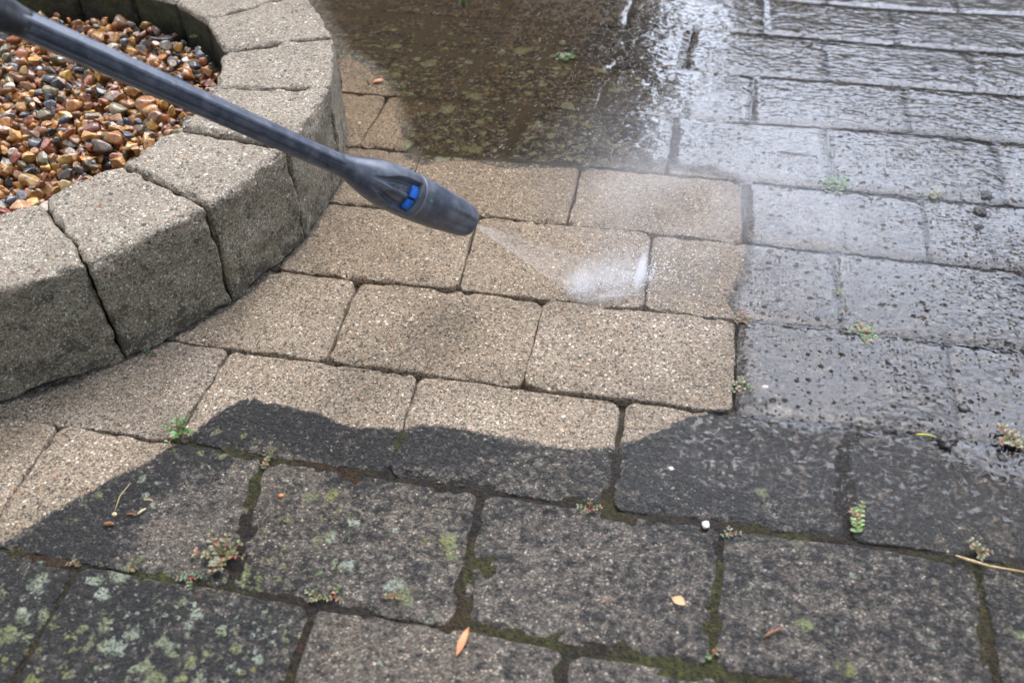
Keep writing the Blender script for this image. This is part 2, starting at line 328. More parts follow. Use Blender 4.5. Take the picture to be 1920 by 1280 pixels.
 [(1.166, -0.989), (1.378, -0.989), (1.378, -1.131), (1.166, -1.131)],
 [(1.378, -0.989), (1.59, -0.989), (1.59, -1.131), (1.378, -1.131)],
 [(1.59, -0.989), (1.802, -0.989), (1.802, -1.131), (1.59, -1.131)],
 [(-1.484, -1.131), (-1.272, -1.131), (-1.272, -1.272), (-1.484, -1.272)],
 [(-1.272, -1.131), (-1.06, -1.131), (-1.06, -1.272), (-1.272, -1.272)],
 [(-1.06, -1.131), (-0.848, -1.131), (-0.848, -1.272), (-1.06, -1.272)],
 [(-0.848, -1.131), (-0.636, -1.131), (-0.636, -1.272), (-0.848, -1.272)],
 [(-0.636, -1.131), (-0.424, -1.131), (-0.424, -1.272), (-0.636, -1.272)],
 [(-0.424, -1.131), (-0.211, -1.131), (-0.212, -1.272), (-0.424, -1.272)],
 [(-0.211, -1.131), (0.001, -1.131), (0.0, -1.272), (-0.212, -1.272)],
 [(0.001, -1.131), (0.213, -1.131), (0.212, -1.272), (0.0, -1.272)],
 [(0.213, -1.131), (0.424, -1.131), (0.424, -1.272), (0.212, -1.272)],
 [(0.424, -1.131), (0.636, -1.131), (0.636, -1.272), (0.424, -1.272)],
 [(0.636, -1.131), (0.848, -1.131), (0.848, -1.272), (0.636, -1.272)],
 [(0.848, -1.131), (1.06, -1.131), (1.06, -1.272), (0.848, -1.272)],
 [(1.06, -1.131), (1.272, -1.131), (1.272, -1.272), (1.06, -1.272)],
 [(1.272, -1.131), (1.484, -1.131), (1.484, -1.272), (1.272, -1.272)],
 [(1.484, -1.131), (1.696, -1.131), (1.696, -1.272), (1.484, -1.272)],
 [(-1.59, -1.272), (-1.378, -1.272), (-1.378, -1.413), (-1.59, -1.413)],
 [(-1.378, -1.272), (-1.166, -1.272), (-1.166, -1.413), (-1.378, -1.413)],
 [(-1.166, -1.272), (-0.954, -1.272), (-0.954, -1.413), (-1.166, -1.413)],
 [(-0.954, -1.272), (-0.742, -1.272), (-0.742, -1.413), (-0.954, -1.413)],
 [(-0.742, -1.272), (-0.53, -1.272), (-0.53, -1.413), (-0.742, -1.413)],
 [(-0.53, -1.272), (-0.318, -1.272), (-0.318, -1.413), (-0.53, -1.413)],
 [(-0.318, -1.272), (-0.106, -1.272), (-0.106, -1.413), (-0.318, -1.413)],
 [(-0.106, -1.272), (0.106, -1.272), (0.106, -1.413), (-0.106, -1.413)],
 [(0.106, -1.272), (0.318, -1.272), (0.318, -1.413), (0.106, -1.413)],
 [(0.318, -1.272), (0.53, -1.272), (0.53, -1.413), (0.318, -1.413)],
 [(0.53, -1.272), (0.742, -1.272), (0.742, -1.413), (0.53, -1.413)],
 [(0.742, -1.272), (0.954, -1.272), (0.954, -1.413), (0.742, -1.413)],
 [(0.954, -1.272), (1.166, -1.272), (1.166, -1.413), (0.954, -1.413)],
 [(1.166, -1.272), (1.378, -1.272), (1.378, -1.413), (1.166, -1.413)],
 [(1.378, -1.272), (1.59, -1.272), (1.59, -1.413), (1.378, -1.413)],
 [(1.59, -1.272), (1.802, -1.272), (1.802, -1.413), (1.59, -1.413)],
]
CLEAN = [(-0.227, 0.2718), (-0.194, 0.2484), (-0.1574, 0.2173), (-0.0976, 0.1486), (-0.0619, 0.0665), (-0.0403, 0.018), (-0.0257, -0.0233), (0.0071, -0.0343), (0.0465, -0.0169), (0.0762, -0.0187), (0.114, -0.0259), (0.1901, -0.0132), (0.2184, -0.0138), (0.3206, 0.0046), (0.3755, 0.0046), (0.4182, -0.0138), (0.4269, -0.1353), (0.4262, -0.1932), (0.4083, -0.2502), (0.4246, -0.2806), (0.4256, -0.4196), (0.3934, -0.43), (0.3602, -0.4601), (0.3278, -0.4872), (0.2939, -0.4977), (0.2637, -0.4999), (0.2217, -0.4965), (0.1684, -0.4936), (0.1316, -0.4961), (0.1145, -0.5022), (0.0968, -0.5062), (0.0665, -0.5132), (0.0429, -0.5052), (0.0227, -0.4986), (-0.0182, -0.4948), (-0.0513, -0.4909), (-0.065, -0.5057), (-0.0802, -0.5347), (-0.0846, -0.555), (-0.0968, -0.5644), (-0.1124, -0.5936), (-0.1365, -0.6201), (-0.1578, -0.6493), (-0.1746, -0.6748), (-0.1868, -0.6975), (-0.2146, -0.7191), (-0.45, -0.75), (-1.2, -0.5), (-1.1, 0.3), (-0.35, 0.26), (-0.2, 0.22)]
ANCHORS = [
 (-0.006, -0.5803, 0.15, 0.1, 0.1, 0.05),
 (0.036, -0.5764, 0.15, 0.15, 0.2, 0.05),
 (0.0365, -0.521, 0.95, 0, 0.3, 0.1),
 (-0.0089, -0.5178, 0.95, 0, 0.4, 0.1),
 (0.0922, -0.5416, 0.85, 0.05, 0.2, 0.1),
 (0.0247, -0.5473, 0.75, 0.1, 0.3, 0.1),
 (-0.0562, -0.5624, 0.95, 0, 0.5, 0.1),
 (-0.1172, -0.7755, 0.9, 0.1, 0.95, 0.1),
 (-0.1135, -0.7331, 0.9, 0.1, 0.8, 0.1),
 (-0.1065, -0.6255, 0.95, 0, 0.55, 0.15),
 (-0.1249, -0.6785, 0.92, 0, 0.4, 0.15),
 (-0.0453, -0.6633, 0.12, 0.1, 0.08, 0.1),
 (-0.0522, -0.628, 0.45, 0, 0.1, 0.1),
 (-0.0423, -0.5313, 0.97, 0, 0.55, 0.15),
 (0.07, -0.5388, 0.85, 0.1, 0.5, 0.1),
 (0.1782, -0.5116, 0.85, 0, 0.1, 0.15),
 (-0.0428, -0.7457, 0.9, 0, 0.95, 0.1),
 (0.0628, -0.7404, 0.8, 0, 0.95, 0.1),
 (0.0155, -0.6862, 0.6, 0.1, 0.5, 0.1),
 (0.0813, -0.6151, 0.5, 0.15, 0.72, 0.05),
 (0.0295, -0.5869, 0.5, 0.2, 0.65, 0.05),
 (0.1471, -0.6026, 0.45, 0.15, 0.55, 0.05),
 (0.1682, -0.6732, 0.5, 0, 0.5, 0.1),
 (0.2047, -0.737, 0.3, 0.15, 0.15, 0.05),
 (0.1428, -0.7491, 0.35, 0.15, 0.15, 0.05),
 (0.2495, -0.5323, 0.6, 0.05, 0.06, 0.15),
 (0.3046, -0.625, 0.42, 0, 0.15, 0.2),
 (0.2821, -0.6976, 0.42, 0, 0.1, 0.15),
 (0.37, -0.5096, 0.85, 0, 0.12, 0.65),
 (0.3823, -0.6372, 0.55, 0, 0.1, 0.25),
 (0.392, -0.4786, 0.9, 0, 0.05, 0.72),
 (0.4894, -0.5002, 0.8, 0, 0.12, 0.66),
 (0.4893, -0.6165, 0.55, 0, 0.3, 0.2),
 (0.5508, -0.6452, 0.6, 0, 0.25, 0.15),
 (0.6109, -0.6432, 0.65, 0.05, 0.3, 0.15),
 (0.583, -0.4825, 0.85, 0.1, 0.05, 0.85),
 (0.6487, -0.5012, 0.8, 0.4, 0.05, 0.72),
 (0.6466, -0.6118, 0.7, 0.1, 0.25, 0.2),
 (0.5159, -0.3362, 0.72, 0, 0.08, 1),
 (0.6694, -0.3399, 0.72, 0.15, 0.03, 0.9),
 (0.5741, -0.2301, 0.72, 0, 0.05, 1),
 (0.6551, -0.2429, 0.72, 0, 0.05, 0.95),
 (0.7017, -0.0878, 0.72, 0, 0.03, 0.85),
 (0.4602, -0.2023, 0.5, 0, 0.05, 1),
 (0.4578, -0.0737, 0.42, 0, 0.03, 1),
 (0.5549, 0.0029, 0.72, 0, 0.03, 1),
 (0.3497, 0.0748, 0.72, 0.1, 0.05, 1),
 (0.4896, 0.2015, 0.72, 0.1, 0.02, 1),
 (0.6995, 0.1604, 0.72, 0.1, 0.02, 0.95),
 (0.6555, 0.4933, 0.72, 0.4, 0.02, 0.9),
 (0.7659, 0.414, 0.72, 0.3, 0, 0.95),
 (0.2477, 0.3348, 0.72, 0.3, 0.1, 1),
 (0.1796, 0.2346, 0.6, 0.85, 0.8, 0.9),
 (0.0614, 0.2161, 0.6, 1, 0.8, 0.8),
 (-0.1356, 0.3149, 0.6, 1, 0.8, 0.8),
 (0.0218, 0.0501, 0.6, 0.9, 0.8, 0.7),
 (-0.0534, 0.1809, 0.6, 1, 0.8, 0.7),
 (0.175, 0.032, 0.6, 0.6, 0.8, 0.75),
 (-0.2171, 0.4276, 0.52, 1, 0.2, 0.7),
 (0.0568, 0.4461, 0.52, 0.9, 0.2, 0.8),
 (-0.1125, 0.1053, 0.2, 0.9, 0, 0.3),
 (0.059, -0.0932, 0.2, 0.6, 0, 0.3),
 (-0.0098, -0.211, 0.2, 0.45, 0, 0.2),
 (0.0988, -0.3606, 0.2, 0.3, 0, 0.12),
 (0.2991, -0.3505, 0.2, 0.05, 0, 0.4),
 (0.1839, -0.1991, 0.2, 0.4, 0, 0.3),
 (0.3269, -0.0603, 0.2, 0.05, 0, 0.85),
 (0.3705, -0.1979, 0.2, 0, 0, 0.85),
 (-0.1545, -0.5877, 0.2, 0, 0, 0),
 (-0.0188, -0.4499, 0.2, 0.1, 0, 0),
 (0.2075, -0.4554, 0.2, 0.05, 0, 0.05),
 (0.3577, -0.3812, 0.2, 0, 0, 0.55),
 (-0.2043, -0.6176, 0.2, 0, 0, 0),
]
WATER = [(0.4112, -0.0062), (0.4195, -0.1366), (0.4191, -0.2095), (0.4172, -0.2673), (0.4296, -0.3184), (0.4335, -0.4137), (0.4793, -0.4141), (0.5393, -0.4125), (0.6294, -0.4329), (0.6873, -0.45), (0.7452, -0.4519), (0.8907, 0.123), (0.9452, 0.7793), (-0.4152, 0.5906), (-0.32, 0.4462), (-0.2299, 0.3006), (-0.152, 0.2272), (-0.0873, 0.1419), (-0.0325, 0.0121), (0.0042, -0.0239), (0.0741, -0.0096), (0.1878, -0.0002), (0.3194, 0.0176), (0.3749, 0.0136)]
WATER2 = [(0.3584, -0.4675), (0.3938, -0.4358), (0.4334, -0.41), (0.4894, -0.3883), (0.7129, -0.405), (0.7076, -0.5252), (0.636, -0.5332), (0.5345, -0.5379), (0.4664, -0.5328), (0.371, -0.5193)]
SPOT = {
 'W1': (-0.0981, -0.5503),
 'W2': (0.0068, -0.68),
 'W3': (-0.0112, -0.7046),
 'W4': (0.0983, -0.7012),
 'W5': (0.1152, -0.6989),
 'W6': (0.1535, -0.6931),
 'W7': (0.3074, -0.569),
 'W8': (0.5372, -0.5503),
 'W9': (0.431, -0.5712),
 'W10': (0.4299, -0.285),
 'W11': (0.434, -0.3862),
 'W12': (0.6798, -0.4167),
 'W13': (0.5334, 0.0018),
 'W14': (0.6487, -0.0057),
 'W15': (0.5296, -0.2173),
 'W16': (0.5326, -0.2513),
 'W17': (0.556, -0.2844),
 'W18': (0.4309, -0.1259),
 'W19': (0.6368, -0.5546),
 'W20': (-0.1804, -0.4477),
 'W21': (-0.1173, -0.7095),
 'W22': (-0.0663, -0.7042),
 'W23': (0.0014, -0.5776),
 'W24': (0.1372, 0.303),
 'W25': (-0.0661, 0.4607),
 'W26': (-0.1393, 0.1674),
 'W27': (-0.09, 0.17),
 'W28': (0.4228, -0.6933),
 'W29': (0.0008, -0.2832),
 'W30': (0.6025, -0.356),
 'leaf1': (0.23, -0.721),
 'chip1': (0.3932, -0.6518),
 'stick1': (0.4688, -0.6647),
 'twig1': (0.337, -0.6617),
 'stalkA': (0.6156, -0.5625),
 'stalkB': (0.6397, -0.5715),
 'stalkC': (0.6728, -0.5716),
 'pellet': (0.4094, -0.5677),
 'chip2': (0.3738, -0.5083),
 'chip3': (0.4558, -0.3845),
 'tw1': (-0.0864, -0.6344),
 'tw2': (-0.0859, -0.6475),
 'tw3': (-0.0932, -0.6525),
 'tw4': (-0.1078, -0.6663),
 'strawA': (-0.1111, -0.6199),
 'strawB': (-0.1096, -0.6544),
 'berry': (0.0304, -0.606),
 'ygA': (0.5949, -0.4256),
 'ygB': (0.6122, -0.4251),
 'oleaf': (-0.1265, 0.1746),
 'c1': (0.7136, 0.0052),
 'c2': (0.7015, -0.0321),
 'c3': (0.6957, -0.0648),
 'c4': (0.6229, -0.4273),
 'c5': (0.6428, -0.381),
 'c6': (0.6838, 0.3443),
 'c7': (0.3276, 0.3104),
 'c8': (0.6693, -0.4416),
 'c9': (0.5422, -0.3048),
 'c10': (0.5187, -0.3283),
 'c11': (0.5284, -0.3595),
 'tw5': (0.619, -0.5701),
}
HIDDEN = {(-4, -3), (-3, -4.5), (-3, -3.5), (-3, -2.5), (-2, -4), (1, -1.5), (3, -2.5), (-2, -2)}
LABELS = {
 (-5, 1.5): 'sliver of wet stone at the top edge above the first joint right of the puddle',
 (-5, 2.5): 'wet grey stone sliver cut by the top edge, second from the top right corner',
 (-5, 3.5): 'misty wet stone filling the top right corner',
 (-4, -2): 'brown wet stone at the top edge touching the planter',
 (-4, -1): 'brown puddle stone at the top edge beside the low grass tuft',
 (-4, 0): 'dark wet stone at the top edge, last one inside the brown reflection',
 (-4, 1): 'rippled wet stone at the top edge just right of the brown reflection',
 (-4, 2): 'wet grey stone at the top edge, second from the right in the topmost full row',
 (-4, 3): 'wet grey stone on the right, rightmost in the topmost full row',
 (-3, -1.5): 'muddy brown drowned stone against the far side of the planter',
 (-3, -0.5): 'drowned brown stone in the upper puddle, second from the planter',
 (-3, 0.5): 'drowned stone in the upper puddle where the bright reflection begins',
 (-3, 1.5): 'rippled bright wet stone with a brown dirt clump on its left end',
 (-3, 2.5): 'wet grey stone carrying one lone dark dirt clump near the top',
 (-3, 3.5): 'wet stone at the right edge, just past the lone clump stone',
 (-2, -1): 'half washed stone under the curved puddle edge beside the planter, above the grass blades',
 (-2, 0): 'drowned brown lichen-flecked stone in the middle of the puddle',
 (-2, 1): 'wet stone split between brown puddle and bright ripples, middle row of the run-off',
 (-2, 2): 'bright rippled wet stone above the round drowned weed patch',
 (-2, 3): 'wet stone at the right edge above the three dirt clumps',
 (-1, -1.5): 'small visible end of a washed tan stone tucked against the planter above the lance',
 (-1, -0.5): 'half tan, half black stone above the nozzle where the puddle ends',
 (-1, 0.5): 'drowned lichen-edged stone at the lower rim of the brown puddle',
 (-1, 1.5): 'smooth sky-reflecting wet stone above the misty washed stone',
 (-1, 2.5): 'wet stone between the round weed patch and the yellow green weed, upper one',
 (-1, 3.5): 'tiny corner of wet stone at the right edge above the dirt clumps',
 (0, -1): 'washed tan stone behind the narrow neck of the nozzle',
 (0, 0): 'washed tan stone just above the nozzle tip',
 (0, 1): 'pale washed stone veiled in mist, above and right of the splash',
 (0, 2): 'misty wet stone with the round weed patch on its upper edge',
 (0, 3): 'wet stone at the right edge carrying the largest dirt clumps',
 (1, -0.5): 'washed tan stone directly below the nozzle body',
 (1, 0.5): 'washed stone being hit by the water jet',
 (1, 1.5): 'stone half washed pale and half glossy lavender, right of the splash',
 (1, 2.5): 'glossy wet stone at the right edge, level with the splash',
 (2, -1): 'washed tan stone with its left end under the planter, level with the clean pair',
 (2, 0): 'clean tan stone in the centre, between the nozzle and the black patch',
 (2, 1): 'clean washed stone below the splash whose right end meets the weedy dark joint',
 (2, 2): 'glossy pooled stone full of dark dots, right of the washed stones',
 (2, 3): 'rough glistening wet stone at the right edge beside the pooled one',
 (3, -1.5): 'washed tan stone wedged below the planter blocks at left',
 (3, -0.5): 'washed stone with a black lichen-spotted lower right corner, left of centre',
 (3, 0.5): 'two-tone stone, washed top half and dark curved bottom half, centre',
 (3, 1.5): 'dark damp stone with a small washed upper left corner, right of centre',
 (3, 2.5): 'rough wet dark stone at the right edge above the long dry stalk',
 (4, -2): 'washed stone end cut by the left edge, below the planter',
 (4, -1): 'stone cut diagonally into washed tan and blackest grime, with straw and twigs on it',
 (4, 0): 'mottled brown grey stone with the dense red weed at its left end',
 (4, 1): 'mottled grey stone with one thin brown twig at its middle, lower centre',
 (4, 2): 'grey damp stone at lower right with a straight brown stick on it',
 (4, 3): 'dark stone end cut by the right edge below the dry stalk',
 (5, -1.5): 'black lichen-crusted stone cut by the lower left corner',
 (5, -0.5): 'black stone at lower left with the largest lichen crusts',
 (5, 0.5): 'pale brown stone at the bottom edge with the orange leaf sliver',
 (5, 1.5): 'stone just entering at the bottom edge, right of the orange leaf sliver'}
BLOCK_LABELS = {
 20: 'planter block at the left edge, its grimy grey face cut by the frame',
 0: 'planter block second from the left edge, with the widest dark face',
 1: 'planter block third from the left edge, black-speckled face and a long open joint',
 2: 'planter block under the lance, with a bright washed top and brown face',
 3: 'planter block just behind the lance where the wall turns away',
 4: 'planter block on the far side of the lance, its inner face mossy',
 5: 'planter block at the top edge beside the brown puddle',
 6: 'mossy far planter block at the top edge, right of two more',
 7: 'mossy far planter block behind the gravel, middle of the three dark ones',
 8: 'mossy far planter block behind the gravel, next to the lance'}
CALM = [(0.479, -0.335, 0.05, 0.12), (0.452, -0.109, 0.07, 0.1), (0.569, -0.222, 0.06, 0.45), (0.455, 0.064, 0.09, 0.25), (0.564, -0.078, 0.07, 0.3), (0.695, 0.479, 0.2, 0.4), (0.022, 0.210, 0.22, 0.06), (-0.178, 0.308, 0.2, 0.06), (0.177, 0.152, 0.06, 0.25)]
WEEDS = [('W1', .042, 'tuft', 'green', 'bright green weed sprig on the washed joint left of the black patch', 5),
 ('W2', .046, 'tuft', 'red', 'dense reddish green weed clump at lower left', 9),
 ('W3', .022, 'mat', 'blue', 'small round-leaved weed just below the dense reddish clump', 5),
 ('W4', .018, 'mat', 'olive', 'tiny weed, left one of the pair in the mossy joint', 3),
 ('W5', .020, 'mat', 'green', 'tiny weed, right one of the pair in the mossy joint', 3),
 ('W6', .022, 'chain', 'red', 'single red-stemmed seedling lying on the joint', 1, .4),
 ('W7', .024, 'tuft', 'olive', 'small curled red-stemmed weed on the rusty joint at centre', 4),
 ('W8', .034, 'chain', 'pale', 'pale green upright weed chain where two joints meet at right', 3, 1.6),
 ('W9', .016, 'mat', 'blue', 'small four-leaved weed beside the white pellet', 4),
 ('W10', .028, 'tuft', 'red', 'reddish weed at the upper corner of the washed stone', 6),
 ('W11', .032, 'mat', 'olive', 'flat weed lying across the dark joint beside the washed stone', 4),
 ('W12', .040, 'tuft', 'red', 'red-stemmed weed near the right edge', 7),
 ('W13', .042, 'mat', 'blue', 'large round weed patch half drowned in running water', 12),
 ('W14', .026, 'tuft', 'pale', 'pale yellow green weed standing in the wet joint at upper right', 4),
 ('W15', .020, 'mat', 'green', 'weed poking from the water, upper one of two in a short joint', 5),
 ('W16', .016, 'mat', 'olive', 'weed poking from the water, lower one of two in a short joint', 4),
 ('W17', .036, 'mat', 'green', 'flat weed stretched along a wet joint right of the washed stone', 6),
 ('W18', .018, 'tuft', 'red', 'tiny weed in the misty joint right of the splash', 3),
 ('W19', .028, 'tuft', 'red', 'red-stemmed weed above the dry stalk', 4),
 ('W20', .012, 'mat', 'blue', 'tiny seedling at the foot of the planter blocks', 2),
 ('W21', .012, 'mat', 'red', 'tiny pink-stemmed seedling in the mossy joint at far lower left', 3),
 ('W22', .011, 'mat', 'red', 'tiny pink-stemmed seedling near the lower left lichen', 3),
 ('W23', .022, 'chain', 'olive', 'thin olive sprout in the joint between pale stains', 2, 1.5),
 ('W24', .038, 'mat', 'green', 'green weed patch in the brown puddle near the reflection edge', 7),
 ('W25', .040, 'grass', 'green', 'low grass tuft in the joint at the top edge', 9),
 ('W26', .034, 'grass', 'pale', 'thin grass blades standing at the puddle edge', 3),
 ('W27', .026, 'mat', 'blue', 'drowned weed beside the grass blades', 4),
 ('W28', .014, 'mat', 'green', 'small blurred green sprig in the joint at the bottom', 2),
 ('W29', .010, 'mat', 'red', 'tiny red sprout at a washed stone corner', 2),
 ((-0.3628, 0.0914, .092), .016, 'tuft', 'green', 'small bright green tuft on the dark inner wall of the planter', 6),
 ((-0.2915, -0.1052, .098), .014, 'grass', 'pale', 'tiny yellow green sprig standing in the gravel under the lance', 3)]
CLUMPS = [('c1', .0085, 'black dirt clump at upper right, topmost of the three near the edge'), ('c2', .0125, 'largest black dirt clump at upper right'), ('c3', .0085, 'black dirt clump just below the largest one'),
 ('c4', .0115, 'dark dirt clump where two joints meet at right'), ('c5', .0075, 'dark dirt clump in the upright joint at right'), ('c6', .0085, 'lone dark dirt clump on the far wet stones'), ('c7', .009, 'brown dirt clump on the rippled water at top'), ('c8', .007, 'round dark pellet of dirt near the red-stemmed weed')]
CHIPS = [('pellet', .0042, 'smooth white pellet lying in the mossy joint'), ('chip2', .0026, 'small white chip on the dark damp stone'), ('chip3', .0030, 'white chip beside the flat weed')]
CEDAR = [(-.30, -.33, .095, .02, 'dead orange cedar sprig on the gravel near the front blocks'), (-.345, -.395, .095, .02, 'dead orange cedar sprig at the left edge of the gravel')]

# ------------------------------------------------------------------ helpers
def hash01(ix, iy, iz, seed):
    h = (ix.astype(np.int64) * 374761393 + iy.astype(np.int64) * 668265263 + iz.astype(np.int64) * 2147483647 + int(seed) * 974634777) & 0xFFFFFFFF
    h = ((h ^ (h >> 13)) * 1274126177) & 0xFFFFFFFF
    h = ((h ^ (h >> 16)) * 2246822519) & 0xFFFFFFFF
    return ((h ^ (h >> 15)) & 0xFFFFFF) / float(0xFFFFFF)
def vnoise(x, y, z=0.0, seed=0):
    x = np.asarray(x, float); y = np.asarray(y, float); z = np.zeros_like(x) + z
    ix, iy, iz = np.floor(x), np.floor(y), np.floor(z)
    fx, fy, fz = x - ix, y - iy, z - iz
    fx, fy, fz = [t * t * (3 - 2 * t) for t in (fx, fy, fz)]
    r = 0
    for dx in (0, 1):
        for dy in (0, 1):
            for dz in (0, 1):
                w = (fx if dx else 1 - fx) * (fy if dy else 1 - fy) * (fz if dz else 1 - fz)
                r = r + w * hash01(ix + dx, iy + dy, iz + dz, seed)
    return r * 2 - 1
def fbm(x, y, z=0.0, seed=0, o=3):
    r = 0; a = 1.0
    for k in range(o):
        r = r + a * vnoise(np.asarray(x) * 2 ** k, np.asarray(y) * 2 ** k, np.asarray(z) * 2 ** k, seed + 17 * k); a *= .5
    return r
def sstep(a, b, x):
    t = np.clip((x - a) / (b - a), 0, 1); return t * t * (3 - 2 * t)
def poly_sd(poly, x, y):
    """signed distance, positive inside"""
    P = np.array(poly); x = np.asarray(x, float); y = np.asarray(y, float)
    d = np.full(x.shape, 1e9); ins = np.zeros(x.shape, bool)
    for k in range(len(P)):
        ax, ay = P[k]; bx, by = P[(k + 1) % len(P)]
        ex, ey = bx - ax, by - ay
        t = np.clip(((x - ax) * ex + (y - ay) * ey) / (ex * ex + ey * ey + 1e-12), 0, 1)
        d = np.minimum(d, np.hypot(x - ax - t * ex, y - ay - t * ey))
        c = ((ay > y) != (by > y)) & (x < (bx - ax) * (y - ay) / (by - ay + 1e-15) + ax)
        ins ^= c
    return np.where(ins, d, -d)
ANC = np.array(ANCHORS)
def fields(x, y):
    """dark, brown, lichen, wet at points"""
    x = np.asarray(x, float); y = np.asarray(y, float)
    W = 0; S = 0
    for a in ANC:
        w = 1.0 / ((x - a[0]) ** 2 + (y - a[1]) ** 2 + .018 ** 2) ** 1.8
        W = W + w; S = S + w[..., None] * a[2:6]
    return S / W[..., None]
def link(name, me, mat=None, parent=None):
    o = bpy.data.objects.new(name, me)
    C.objects.link(o)
    if mat is not None and not me.materials: me.materials.append(mat)
    if parent is not None: o.parent = parent
    return o
def mesh(name, v, f, smooth=True):
    me = bpy.data.meshes.new(name)
    me.from_pydata([tuple(map(float, p)) for p in v], [], [tuple(int(i) for i in q) for q in f])
    if smooth: me.polygons.foreach_set('use_smooth', [True] * len(me.polygons))
    me.update()
    return me
def attr(me, name, vals):
    a = me.attributes.new(name, 'FLOAT', 'POINT'); a.data.foreach_set('value', np.asarray(vals, np.float32))
def cattr(me, name, cols):
    a = me.attributes.new(name, 'FLOAT_COLOR', 'POINT')
    c = np.ones((len(cols), 4), np.float32); c[:, :3] = cols; a.data.foreach_set('color', c.ravel())
def tag(o, label=None, cat=None, group=None, kind=None):
    if label: o['label'] = label
    if cat: o['category'] = cat
    if group: o['group'] = group
    if kind: o['kind'] = kind
    return o
def empty(name, loc, rz=0.0):
    o = bpy.data.objects.new(name, None); C.objects.link(o); o.location = loc; o.rotation_euler = (0, 0, rz); o.empty_display_size = .02
    return o
def gridfaces(nu, nv, off=0, wrap=False):
    f = []
    for b in range(nv - 1):
        for a in range(nu if wrap else nu - 1):
            a2 = (a + 1) % nu
            f.append((off + b * nu + a, off + b * nu + a2, off + (b + 1) * nu + a2, off + (b + 1) * nu + a))
    return f
def tube(pts, rad, n=6):
    """closed tapered tube along points -> verts, faces"""
    pts = [Vector(p) for p in pts]; v = []; m = len(pts)
    ref = Vector((0.3, 0.2, 1)).normalized()
    for k, p in enumerate(pts):
        t = (pts[min(k + 1, m - 1)] - pts[max(k - 1, 0)]).normalized()
        a = t.cross(ref)
        a = a.normalized() if a.length > 1e-4 else t.cross(Vector((1, 0, 0))).normalized()
        b = t.cross(a)
        r = rad[k] if hasattr(rad, '__len__') else rad
        for j in range(n):
            th = 2 * math.pi * j / n
            v.append(p + a * (r * math.cos(th)) + b * (r * math.sin(th)))
    f = gridfaces(n, m, 0, True)
    f.append(tuple(range(n - 1, -1, -1))); f.append(tuple(range((m - 1) * n, m * n)))
    return v, f
class MB:
    def __init__(s): s.v = []; s.f = []; s.c = []
    def add(s, v, f, col=None):
        o = len(s.v); s.v += [tuple(p) for p in v]; s.f += [tuple(i + o for i in q) for q in f]
        s.c += [col or (1, 1, 1)] * len(v)
    def build(s, name, mat, parent=None, smooth=True, colors=False):
        me = mesh(name, s.v, s.f, smooth)
        if colors: cattr(me, 'tint', np.array(s.c))
        return link(name, me, mat, parent)

